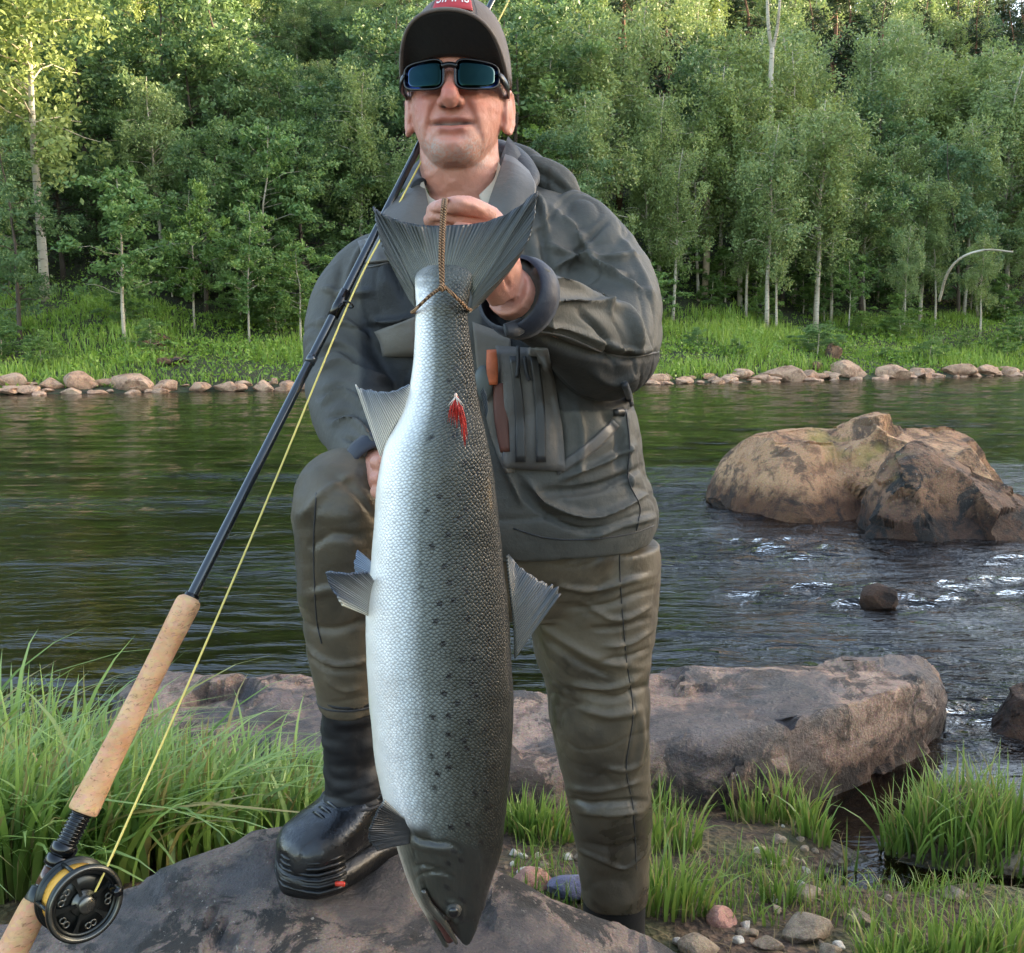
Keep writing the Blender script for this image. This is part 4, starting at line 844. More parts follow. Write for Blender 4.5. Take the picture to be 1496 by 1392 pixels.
def brim_pt(u, v, lift=0.0):              # u -1..1 across, v 0..1 outward
    a = u*1.22; p0 = Vector((math.sin(a)*.0835, (-.1015+.116)/2-math.cos(a)*(.116+.1015)/2, 0.024-0.014*(0.5-0.5*math.cos(a))+lift*0))
    ext = 0.075*(max(0, 1-abs(u)**3.4))**0.6; q = p0+Vector((0, -ext*v, 0)); q.z += -0.016*(abs(u)**2)*v+0.036*v*(1-u**4)+lift-0.002*v; q.x *= 1+0.05*v
    return hw(q)
def brim_sheet(lift): return rings([[brim_pt(u, v, lift) for u in np.linspace(-1, 1, 41)] for v in np.linspace(0, 1, 12)], False, False)
b_ = part('brim', brim_sheet(0.0035), M_CAP, cap); solid(b_, 0.002); b_ = part('brim_lining', brim_sheet(0.0), M_CAPU, cap); solid(b_, 0.0015)
part('brim_edge', tube([brim_pt(u, 1.0, 0.0018) for u in np.linspace(-1, 1, 41)], 0.0028, 8), M_CAP, cap)
# badge with lettering on the front panel
bd = rings([[cap_pt(a, v, 0.0035) for a in np.linspace(-0.42, 0.42, 22)] for v in np.linspace(0.42, 0.72, 8)], False, False); badge = part('badge', bd, plain('badge_red', C(176, 46, 50), 0.6, var=0.1), cap); solid(badge, 0.0016)
cu = bpy.data.curves.new('lettering', 'FONT'); cu.body = 'SIMMS'; cu.align_x = 'CENTER'; cu.align_y = 'CENTER'; cu.size = 1.0; cu.resolution_u = 3
to = bpy.data.objects.new('lettering', cu); COL.objects.link(to); dg = bpy.context.evaluated_depsgraph_get(); tm = bpy.data.meshes.new_from_object(to.evaluated_get(dg)); bpy.data.objects.remove(to)
bm = bmesh.new(); bm.from_mesh(tm); bmesh.ops.subdivide_edges(bm, edges=bm.edges, cuts=2); bm.to_mesh(tm); bm.free()
c3 = get_co(tm); ww = c3[:, 0].max()-c3[:, 0].min(); hh = c3[:, 1].max()-c3[:, 1].min()
set_co(tm, np.array([list(cap_pt(x/ww*0.72, 0.57+y/hh*0.17, 0.0052)) for x, y, z in c3])); lt = link('lettering', tm, plain('badge_white', C(232, 226, 222), 0.6, var=0.05), cap)

# ---- sunglasses
M_FRAME = plain('glasses_frame', C(5, 5, 6), 0.3, var=0.1)
t = NT('mirror_lens'); lw = t.n('LayerWeight', i_Blend=0.35); t.bsdf(Base_Color=t.ramp(lw.outputs['Facing'], [(0.0, C(16, 30, 26)), (0.35, C(14, 36, 46)), (0.75, C(30, 96, 200))]), Metallic=1.0, Roughness=0.05); M_LENS = t.mat  # blue of the sky reflection is coloured in towards grazing angles
gl_ = part('sunglasses', tube([hw((-.011, -.1175, .003)), hw((0, -.1185, .005)), hw((.011, -.1175, .003))], [.0045, .0040, .0045], 10, 14), M_FRAME, man)
def lens_pt(s, u, v):                      # wrapped lens
    x = s*(.0085+u*.0625); a = x/.088; y = -.1185+.088*(1-math.cos(a*1.05)); z = -0.008+v*(0.0230-0.0050*u)+0.005*u*u
    return hw((x, y, z))
for s in (-1, 1):
    outl = []
    for k in range(48):
        a = 2*math.pi*k/48; cx, sy = math.cos(a), math.sin(a); e = 0.52; outl.append((0.5+0.5*math.copysign(abs(cx)**e, cx), math.copysign(abs(sy)**e, sy)))
    rr_ = [[lens_pt(s, 0.5+(u-0.5)*m, v*m) for u, v in outl] for m in (0.001, 0.35, 0.7, 1.0)]
    lo = part('lens', rings(rr_, True, True), M_LENS, gl_); solid(lo, 0.0016)
    part('rim', tube([lens_pt(s, u, v) for u, v in outl]+[lens_pt(s, *outl[0])], 0.0016, 8), M_FRAME, gl_)
    part('temple_arm', tube([lens_pt(s, 1.0, .3), hw((s*.0755, -.080, -.003)), hw((s*.080, -.055, -.004)), hw((s*.081, -.02, -.002)), hw((s*.080, .010, -.004))], [.004, .0085, .0085, .005, .003], 12, 20, 0.45, up=tuple(HR @ Vector((s, 0, 0)))), M_FRAME, gl_)

# ---- jacket
def torso_ring(py, xl, xr, dep, Yc, tilt=0.0, n=56):
    a, b = P(xl, py, Yc), P(xr, py, Yc); c = (a+b)/2; w = (b-a).length/2; out = []
    for k in range(n):
        th = 2*math.pi*k/n; e = 2/2.3; x = math.copysign(abs(math.cos(th))**e, math.cos(th))*w; y = math.copysign(abs(math.sin(th))**e, math.sin(th))*dep
        out.append(Vector((c.x+x, c.y+y, c.z+tilt*x)))
    return out
tr = catmull(np.array([(274, 640, 780, .050, 1.615), (286, 615, 815, .066, 1.605), (305, 585, 850, .088, 1.59), (345, 548, 870, .108, 1.57), (420, 520, 890, .128, 1.56), (520, 535, 905, .138, 1.56), (620, 545, 930, .148, 1.565), (690, 552, 945, .155, 1.57), (735, 556, 960, .160, 1.575), (765, 566, 962, .158, 1.58), (792, 590, 950, .150, 1.58)], float), 34)
jack = [rings([torso_ring(*q, tilt=0.02) for q in tr])]
jack.append(tube([P(812, 312, 1.575), P(850, 345, 1.56), P(884, 405, 1.525), P(896, 470, 1.475), P(886, 508, 1.43), P(850, 492, 1.37), P(800, 458, 1.30), P(763, 436, 1.248), P(752, 431, 1.236)], [.045, .060, .070, .075, .076, .063, .052, .0455, .0435], 28, 60))
jack.append(tube([P(600, 375, 1.60), P(552, 396, 1.60), P(520, 440, 1.58), P(508, 510, 1.54), P(512, 575, 1.48), P(530, 630, 1.38), P(552, 675, 1.27), P(560, 690, 1.24)], [.045, .060, .067, .069, .066, .056, .046, .042], 28, 60))
me = remesh(jack, 0.004, 'jacket_shell', 9)
F_ = [  # pixel strokes: (path, half width, height, skew)
  # left sleeve (picture right)
  ([(800, 300), (850, 350), (880, 395), (925, 400)], 14, .007), ([(790, 350), (830, 372), (880, 378), (935, 372)], 10, .006), ([(800, 395), (845, 378), (890, 400), (950, 432)], 9, .007), ([(790, 330), (800, 380), (815, 430)], 12, -.007),
  ([(775, 392), (820, 410), (870, 430), (895, 470)], 9, .008), ([(800, 440), (850, 440), (905, 455), (930, 500)], 8, .007), ([(845, 450), (880, 490), (900, 540)], 9, -.007), ([(870, 425), (915, 460), (935, 520)], 8, .007), ([(780, 470), (830, 480), (880, 500), (930, 515), (960, 508)], 7, .006), ([(785, 492), (840, 512), (900, 522), (950, 520)], 12, -.009), ([(860, 540), (900, 560), (940, 540)], 14, .006), ([(790, 415), (805, 450), (806, 490)], 7, .004), ([(905, 340), (935, 395), (955, 450)], 10, .004), ([(890, 320), (860, 350), (830, 400)], 9, -.005),
  # right sleeve (picture left)
  ([(470, 420), (505, 430), (545, 425)], 10, .006), ([(462, 470), (500, 470), (545, 500)], 11, .006), ([(458, 520), (495, 505), (550, 545)], 9, -.006), ([(462, 545), (500, 530), (540, 552), (575, 560)], 9, .008), ([(460, 580), (500, 560), (545, 590)], 8, -.006), ([(470, 590), (505, 575), (548, 612)], 9, .009), ([(478, 612), (515, 600), (550, 640)], 7, -.006), ([(485, 620), (520, 618), (552, 655)], 8, .008), ([(500, 640), (530, 648), (548, 672)], 6, -.005), ([(500, 380), (490, 430), (475, 480)], 9, -.004), ([(535, 350), (512, 395), (500, 450)], 9, .004),
  # body
  ([(800, 560), (815, 620), (820, 690)], 16, -.006), ([(915, 590), (915, 650), (925, 730)], 8, .005), ([(820, 700), (870, 680), (930, 650)], 9, .007), ([(790, 720), (860, 715), (945, 680)], 9, -.007), ([(770, 700), (800, 735), (870, 755), (950, 720)], 10, .009), ([(750, 690), (790, 745), (860, 775), (955, 745)], 7, -.007), ([(860, 785), (910, 765), (960, 755)], 9, .007), ([(730, 650), (742, 690), (765, 740)], 8, .008), ([(880, 600), (905, 640), (900, 690)], 11, -.006), ([(840, 590), (850, 640), (845, 700)], 9, .005), ([(940, 600), (935, 660), (950, 720)], 5, -.003),
  ([(560, 360), (575, 400), (590, 440)], 10, -.006), ([(545, 470), (580, 470), (605, 460)], 10, .008), ([(700, 440), (730, 470), (760, 490)], 10, -.006), ([(700, 330), (715, 360), (735, 380)], 9, .005), ([(770, 270), (790, 300), (800, 340)], 8, .006), ([(745, 320), (765, 350), (780, 400)], 9, -.006)]
sculpt(me, [(s_[0], s_[1]*0.62, s_[2]*1.55) for s_ in F_])
co = get_co(me); no = get_no(me); set_co(me, co+no*(fbm(co*np.array([9, 9, 13.0]), 3, 12)*0.0030-0.0040*(1-np.abs(fbm(co*np.array([8, 8, 11.0])+0.9*vnoise(co*8, 2)[:, None], 2, 15)))**6)[:, None])
co = get_co(me); px, py, _ = proj(co)
# hem: drop what hangs below the waist line; dark chest panels are a second fabric
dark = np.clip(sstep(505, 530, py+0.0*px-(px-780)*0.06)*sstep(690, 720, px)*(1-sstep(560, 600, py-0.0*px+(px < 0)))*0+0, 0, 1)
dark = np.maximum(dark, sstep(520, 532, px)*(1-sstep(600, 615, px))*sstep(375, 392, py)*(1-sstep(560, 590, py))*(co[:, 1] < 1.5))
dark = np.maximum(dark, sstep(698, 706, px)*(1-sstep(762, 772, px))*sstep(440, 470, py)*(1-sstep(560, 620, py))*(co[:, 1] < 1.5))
arm_shade = sstep(-2, 3, py-np.interp(px, [760, 800, 850, 900, 960], [482, 500, 514, 522, 512]))*sstep(745, 760, px)*(py < 600)*(co[:, 1] < 1.62)  # shade under the forearm, painted into the cloth below the sleeve edge
dark = np.maximum(dark, 0.75*arm_shade); setattr_f(me, 'dark', dark)
t = NT('jacket_shell_fabric'); c = t.pos(); n1 = t.noise(c, 7, 5, 0.6); n2 = t.noise(c, 55, 4, 0.6); wv = t.noise(c, 900, 2, 0.5)
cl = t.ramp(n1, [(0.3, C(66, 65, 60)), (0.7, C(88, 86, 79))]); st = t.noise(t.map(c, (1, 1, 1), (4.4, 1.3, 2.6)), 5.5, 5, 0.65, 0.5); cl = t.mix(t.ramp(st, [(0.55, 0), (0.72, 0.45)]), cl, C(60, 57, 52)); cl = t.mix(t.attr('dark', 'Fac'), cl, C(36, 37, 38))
t.bsdf(Base_Color=cl, Roughness=t.math('MULTIPLY_ADD', n1, 0.2, 0.52), Normal=t.bump(wv, 0.25, 0.0014, t.bump(n2, 0.35, 0.006)), Specular_IOR_Level=0.35); M_JACK = t.mat
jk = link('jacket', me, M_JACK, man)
M_JACK2 = cloth('jacket_trim', C(84, 80, 75), 0.5); M_DARK = cloth('dark_trim', C(30, 31, 34), 0.6); M_NAVY = cloth('cuff_navy', C(36, 40, 52), 0.6); M_ZIP = plain('zip_rubber', C(46, 45, 44), 0.45, var=0.15); M_TAN_ = cloth('wader_bib', C(100, 94, 84), 0.6); M_SHIRT = cloth('shirt', C(176, 164, 146), 0.8)
# seams on the sleeve and side
BVH = {}
def on_front(mesh, pts, off=0.0015):
    """drop picture points onto the front of a mesh"""
    from mathutils.bvhtree import BVHTree
    if mesh.name not in BVH:
        bm = bmesh.new(); bm.from_mesh(mesh); BVH[mesh.name] = BVHTree.FromBMesh(bm); bm.free()
    tr_ = BVH[mesh.name]; out = []
    for a, b in pts:
        d = ray(a, b).normalized(); hit = tr_.ray_cast(Vector((0, 0, CAMZ)), d)
        if hit[0] is not None: out.append(hit[0]-d*off)
    return out
def stitched(name, mesh, pts, rr, mat, parent, n=30, off=0.001):
    q = on_front(mesh, catmull(pts, n), off)
    if len(q) > 3: return part(name, tube(q, rr, 6), mat, parent)
JM = jk.data
stitched('seam', JM, [(768, 482), (820, 490), (880, 514), (920, 522), (962, 514)], .0014, M_JACK2, jk); stitched('seam', JM, [(915, 600), (920, 650), (918, 700), (935, 740), (930, 775)], .0011, M_DARK, jk)
stitched('seam', JM, [(560, 350), (545, 372), (535, 390), (575, 382), (600, 380)], .0012, M_JACK2, jk)
def patch(name, mesh, quad, mat, parent, nu=14, nv=18, off=0.004, th=0.004, puff=0.0):
    """quad: four corner polylines given as left edge and right edge in px, draped on the mesh"""
    L = catmull(quad[0], nv); R_ = catmull(quad[1], nv); rows = []
    for j in range(nv):
        rr = on_front(mesh, [L[j]*(1-u)+R_[j]*u for u in np.linspace(0, 1, nu)], off)
        if len(rr) == nu: rows.append(rr)
    if len(rows) < 2: return None
    if puff:
        for j, rw in enumerate(rows):
            for i in range(nu): rw[i] = rw[i]+Vector((0, -1, 0))*puff*max(0, math.sin(math.pi*i/(nu-1)))**0.5*max(0, math.sin(math.pi*j/(len(rows)-1)))**0.5
    o = part(name, rings(rows, False, False), mat, parent); solid(o, th); return o
patch('wader_bib', JM, ([(690, 470), (700, 560), (718, 640), (740, 690)], [(745, 490), (752, 560), (752, 640), (752, 690)]), M_TAN_, jk, off=0.002)
pk = patch('chest_pocket', JM, ([(724, 505), (730, 580), (734, 640), (734, 683)], [(800, 510), (812, 570), (822, 630), (826, 688)]), M_JACK2, jk, off=0.006, puff=0.008)
for x0, x1 in ((752, 760), (782, 794)):
    zz_ = patch('zip', JM, ([(x0-8, 520), (x0, 600), (x0+1, 675)], [(x0+5, 520), (x0+14, 600), (x0+16, 675)]), M_ZIP, jk, 5, 16, off=0.019, th=0.003)
stitched('zip_pull', JM, [(757, 505), (757, 530), (755, 552)], .003, M_DARK, jk, 10, 0.022); stitched('zip_pull', JM, [(766, 520), (770, 545), (774, 556)], .003, M_DARK, jk, 10, 0.022)
stitched('pull_cord', JM, [(912, 560), (918, 575), (922, 592)], .0055, M_DARK, jk, 8, 0.004); stitched('cord_lock', JM, [(898, 603), (906, 601), (914, 604)], .006, M_ZIP, jk, 6, 0.004)
patch('strap', JM, ([(895, 612), (860, 645), (812, 680)], [(905, 622), (872, 657), (816, 694)]), M_JACK2, jk, 5, 20, 0.003, 0.003)
patch('chest_flap', JM, ([(520, 345), (528, 372), (520, 386)], [(560, 330), (590, 365), (606, 378)]), M_JACK2, jk, 10, 8, 0.006, 0.004)
patch('inner_panel', JM, ([(548, 485), (556, 500), (560, 520)], [(608, 462), (608, 480), (608, 520)]), M_TAN_, jk, 10, 8, 0.006, 0.004, 0.006)
# orange tool tag hanging on the chest
tg = on_front(JM, [(718, 515)], 0.016)[0]; part('tool_loop', tube([tg+Vector((0, 0, 0.004)), tg+Vector((.001, -.002, -.02)), tg+Vector((.002, 0, -.045))], [.007, .0085, .007], 14, 10, 0.5), plain('orange_leather', C(176, 92, 56), 0.55, var=0.3, vscale=60), jk)
q = on_front(JM, [(706, 560)], 0.012)[0]; part('retractor', ellipsoid(q, (.014, .007, .026)), plain('retractor_grey', C(74, 80, 78), 0.4), jk)
q = on_front(JM, [(728, 560), (732, 610), (738, 660)], 0.01); part('leather_strip', tube(q, [.008, .010, .007], 12, 14, 0.35), plain('brown_leather', C(92, 54, 42), 0.6, var=0.3), jk)
# cuffs
def ring_on(c, ax, r0, r1, L, n=30, squash=1.0):
    ax = ax.normalized(); e1 = ax.cross(Vector((0.1, 0.2, 1))).normalized(); e2 = ax.cross(e1)
    return rings([[c+ax*h+(e1*math.cos(k*2*math.pi/n)+e2*squash*math.sin(k*2*math.pi/n))*rr for k in range(n)] for rr, h in ((r0*0.86, 0), (r0, 0), (r0*1.02, L*0.3), (r1, L), (r1*0.9, L))], True, False)
axL = (P(746, 428, 1.226)-P(800, 458, 1.30))
cf = part('cuff', ring_on(P(766, 438, 1.254), axL, .0515, .0480, .034), M_NAVY, jk); part('cuff_tab', tube([P(764, 474, 1.222), P(752, 480, 1.209), P(738, 482, 1.202)], [.009, .010, .008], 12, 10, 0.5), M_DARK, cf)
axR = (P(564, 698, 1.225)-P(530, 630, 1.36)); part('cuff', ring_on(P(553, 678, 1.262), axR, .0475, .0440, .03), M_NAVY, jk)
# collar, lapels, hood
def sheet(name, rows, mat, parent, th=0.003, n=24, res=10):
    R2 = np.array([catmull([list(p) for p in rw], n) for rw in rows]); R3 = np.array([catmull(R2[:, i], res) for i in range(n)]).transpose(1, 0, 2)
    o = part(name, rings([list(map(Vector, rw)) for rw in R3], False, False), mat, parent); solid(o, th); return o
co_ = part('collar', tube([P(612, 272, 1.52), P(602, 262, 1.58), P(640, 226, 1.66), P(700, 214, 1.67), P(745, 222, 1.62), P(772, 252, 1.55), P(770, 275, 1.50)], [.014, .018, .021, .022, .022, .018, .012], 16, 40, 0.6), M_DARK, jk)
sheet('lapel', [[P(738, 226, 1.545), P(752, 232, 1.53), P(772, 250, 1.52)], [P(728, 256, 1.49), P(752, 262, 1.475), P(783, 276, 1.475)], [P(716, 290, 1.46), P(742, 300, 1.445), P(772, 308, 1.455)], [P(706, 330, 1.45), P(730, 335, 1.44), P(752, 335, 1.45)]], M_JACK2, jk)
sheet('lapel', [[P(604, 268, 1.55), P(612, 262, 1.54), P(620, 272, 1.52)], [P(578, 292, 1.50), P(602, 294, 1.48), P(626, 300, 1.475)], [P(556, 318, 1.475), P(590, 326, 1.45), P(632, 330, 1.45)], [P(560, 345, 1.455), P(600, 356, 1.44), P(640, 360, 1.44)]], M_JACK2, jk)
sheet('inner_collar', [[P(742, 200, 1.60), P(752, 212, 1.585), P(766, 236, 1.57)], [P(728, 240, 1.53), P(738, 250, 1.525), P(752, 262, 1.53)], [P(712, 290, 1.49), P(722, 300, 1.485), P(735, 300, 1.49)]], M_DARK, jk)
sheet('shirt_collar', [[P(728, 236, 1.525), P(722, 262, 1.505), P(700, 286, 1.485)], [P(734, 252, 1.51), P(728, 276, 1.488), P(706, 302, 1.470)], [P(730, 282, 1.488), P(718, 300, 1.472), P(704, 318, 1.462)]], M_SHIRT, jk)
sheet('shirt_collar', [[P(618, 262, 1.525), P(626, 285, 1.505), P(640, 296, 1.49)], [P(612, 276, 1.515), P(622, 300, 1.49), P(640, 312, 1.475)]], M_SHIRT, jk)
hm = remesh([tube([P(768, 240, 1.60), P(794, 254, 1.60), P(820, 272, 1.595), P(842, 296, 1.585)], [.018, .026, .027, .014], 18, 20, 0.8), tube([P(745, 222, 1.66), P(770, 236, 1.63), P(800, 258, 1.61)], [.018, .022, .018], 14, 12)], 0.005, 'hood_roll', 6)
sculpt(hm, [([(770, 246), (800, 260), (830, 284)], 5, -.006), ([(780, 236), (810, 252), (836, 278)], 5, .004), ([(800, 240), (796, 262), (800, 280)], 4, -.004)]); link('hood', hm, M_JACK, jk)
stitched('hem_seam', JM, [(750, 772), (800, 786), (860, 788), (920, 780), (955, 768)], .0012, M_DARK, jk, 30, 0.0006)
# hem band
hb = [torso_ring(788, 586, 950, .152, 1.58, 0.02), torso_ring(797, 592, 948, .1515, 1.58, 0.02)]
# ---- waders
wd = []
wd.append(rings([torso_ring(740, 600, 900, .135, 1.59), torso_ring(800, 605, 930, .14, 1.60), torso_ring(850, 640, 940, .12, 1.61), torso_ring(890, 690, 930, .09, 1.61)]))
LLEG = [(790, 762, 962, 1.62), (840, 764, 962, 1.62), (880, 768, 962, 1.625), (940, 778, 952, 1.63), (985, 790, 947, 1.635), (1040, 803, 949, 1.64), (1100, 815, 950, 1.655), (1160, 826, 951, 1.67), (1210, 838, 951, 1.69), (1250, 846, 950, 1.70), (1290, 848, 948, 1.705), (1310, 850, 946, 1.71)]
wd.append(rings([torso_ring(a, b, c_, pxm((c_-b)/2, y_, a)*1.08, y_, 0.0, 40) for a, b, c_, y_ in LLEG]))
wd.append(tube([P(655, 800, 1.58), P(600, 775, 1.48), P(545, 745, 1.35), P(503, 728, 1.245), P(500, 760, 1.235), P(500, 830, 1.24), P(503, 900, 1.255), P(506, 960, 1.27), P(509, 1010, 1.285), P(510, 1030, 1.29)], [.105, .095, .080, .066, .062, .057, .055, .051, .0435, .0405], 32, 70))
me = remesh(wd, 0.004, 'wader_shell', 7)
WF = [([(800, 850), (860, 862), (915, 850), (958, 838)], 8, .007), ([(820, 890), (880, 885), (930, 868), (960, 858)], 8, -.007), ([(850, 880), (900, 905), (955, 885)], 7, .007), ([(860, 920), (905, 918), (955, 902)], 7, -.006), ([(880, 945), (920, 940), (952, 920)], 6, .006), ([(870, 965), (915, 960), (950, 945)], 6, -.006), ([(780, 905), (830, 940), (880, 965), (945, 975)], 10, .007), ([(790, 930), (850, 970), (900, 990)], 8, -.006), ([(850, 1015), (900, 1020), (945, 1000)], 8, -.008), ([(830, 1000), (890, 1005), (940, 985)], 8, .007), ([(845, 1035), (890, 1045), (940, 1035)], 12, .008), ([(818, 1165), (870, 1175), (948, 1170)], 7, -.008), ([(822, 1150), (880, 1155), (945, 1140)], 9, .006), ([(840, 1185), (890, 1190), (945, 1185)], 8, .006), ([(842, 1238), (880, 1255), (915, 1268), (948, 1240)], 5, .006), ([(850, 1228), (890, 1240), (940, 1225)], 8, -.005), ([(880, 1120), (915, 1125), (945, 1110)], 7, .005), ([(905, 790), (907, 860), (915, 960), (925, 1040), (915, 1120), (925, 1180), (930, 1270)], 3, -.0025), ([(935, 1040), (938, 1080), (932, 1120)], 8, .006),
      ([(445, 940), (470, 962), (500, 970), (540, 962)], 6, .008), ([(445, 955), (480, 980), (535, 980)], 6, -.006), ([(470, 990), (500, 1010), (530, 1005)], 7, .004), ([(440, 760), (470, 720), (520, 690)], 12, .006), ([(450, 800), (490, 780), (540, 790)], 11, -.005), ([(448, 870), (490, 860), (540, 880)], 11, .005), ([(450, 910), (490, 920), (540, 905)], 9, -.005), ([(462, 720), (458, 800), (462, 900)], 3, -.002), ([(480, 690), (520, 720), (548, 760)], 8, -.005)]
sculpt(me, [(s_[0], s_[1]*0.72, s_[2]*0.95) for s_ in WF])
co = get_co(me); no = get_no(me); set_co(me, co+no*(fbm(co*np.array([9, 9, 14.0]), 3, 22)*0.0030-0.0024*(1-np.abs(fbm(co*np.array([7, 7, 17.0])+0.8*vnoise(co*9, 2)[:, None], 2, 25)))**6)[:, None])
co = get_co(me); pwx, pwy, _ = proj(co)
# mud and soaking: shapes of their own on the cloth
mud = np.clip(0.85*np.exp(-(((pwx-862)/34)**2+((pwy-1075)/80)**2))+0.6*np.exp(-(((pwx-845)/30)**2+((pwy-1010)/50)**2))+0.5*np.exp(-(((pwx-880)/60)**2+((pwy-1200)/50)**2))+0.55*np.exp(-(((pwx-480)/30)**2+((pwy-700)/36)**2))+0.4*np.exp(-(((pwx-495)/50)**2+((pwy-930)/60)**2)), 0, 1)*np.clip(0.6+fbm(co*14, 4, 28), 0, 1.1)
setattr_f(me, 'mud', np.clip(mud, 0, 1)); setattr_f(me, 'shin', sstep(1000, 1180, pwy))
t = NT('wader_fabric'); c = t.pos(); n1 = t.noise(c, 6, 5, 0.6); n2 = t.noise(c, 50, 4, 0.6)
cl = t.ramp(n1, [(0.3, C(74, 66, 53)), (0.7, C(108, 97, 78))]); s1 = t.noise(t.map(c, (1, 1, 1), (4.4, 1.3, 2.6)), 7, 6, 0.66, 0.5); cl = t.mix(t.ramp(s1, [(0.45, 0), (0.68, 0.5)]), cl, C(50, 45, 38)); cl = t.mix(t.math('MULTIPLY', t.attr('mud', 'Fac'), 0.85), cl, C(44, 40, 36)); cl = t.mix(t.math('MULTIPLY', t.attr('shin', 'Fac'), 0.45), cl, C(66, 60, 52))
wetn = t.noise(t.map(c, (1, 1, 1), (7.4, 3.3, 9.6)), 5.5, 5, 0.62, 0.4); wetf = t.ramp(wetn, [(0.49, 0), (0.54, 1)]); cl = t.mix(t.math('MULTIPLY', wetf, 0.75), cl, t.mix(1.0, cl, (0.42, 0.42, 0.42, 1), 'MULTIPLY'))
rr_ = t.math('SUBTRACT', t.math('SUBTRACT', t.math('MULTIPLY_ADD', n1, 0.25, 0.48), t.math('MULTIPLY', wetf, 0.2)), t.math('MULTIPLY', t.attr('shin', 'Fac'), 0.16))
t.bsdf(Base_Color=cl, Roughness=rr_, Normal=t.bump(t.noise(c, 800, 2), 0.10, 0.0012, t.bump(n2, 0.25, 0.006))); M_WADE = t.mat
wo_ = link('waders', me, M_WADE, man)
stitched('seam', wo_.data, [(905, 800), (907, 860), (915, 960), (925, 1040), (915, 1120), (925, 1180), (930, 1270)], .0009, M_DARK, wo_, 50, 0.0006); stitched('seam', wo_.data, [(462, 720), (458, 800), (462, 900), (470, 940)], .0009, M_DARK, wo_, 30, 0.0006)
# gravel guards
M_NEO = cloth('neoprene', C(11, 12, 16), 0.6, fine=0.15, sheen=0.0)
gd = part('gravel_guard', tube([P(509, 1008, 1.285), P(510, 1040, 1.292), P(513, 1090, 1.30), P(516, 1130, 1.305), P(519, 1160, 1.305), P(520, 1172, 1.305)], [.0425, .0395, .0385, .0415, .0460, .045], 48, 60), M_NEO, wo_)
cg = get_co(gd.data); ng = get_no(gd.data); set_co(gd.data, cg+ng*(0.0035*fbm(cg*np.array([14, 14, 40.0]), 3, 41)-0.003*(1-np.abs(vnoise(cg*np.array([12, 12, 45.0]), 43)))**5)[:, None])
for pyh, rg in ((1163, .0465), (1022, .0420)): part('guard_hem', tube([P(519 if pyh > 1100 else 510, pyh, 1.305 if pyh > 1100 else 1.288)+Vector((rg*math.cos(a), rg*math.sin(a), 0)) for a in np.linspace(0, 2*math.pi, 33)], .0022, 6), M_DARK, gd)
part('gravel_guard', tube([P(898, 1284, 1.705), P(898, 1310, 1.71), P(897, 1360, 1.725), P(897, 1400, 1.735), P(897, 1420, 1.74)], [.060, .0585, .058, .064, .068], 30, 24), M_NEO, wo_)
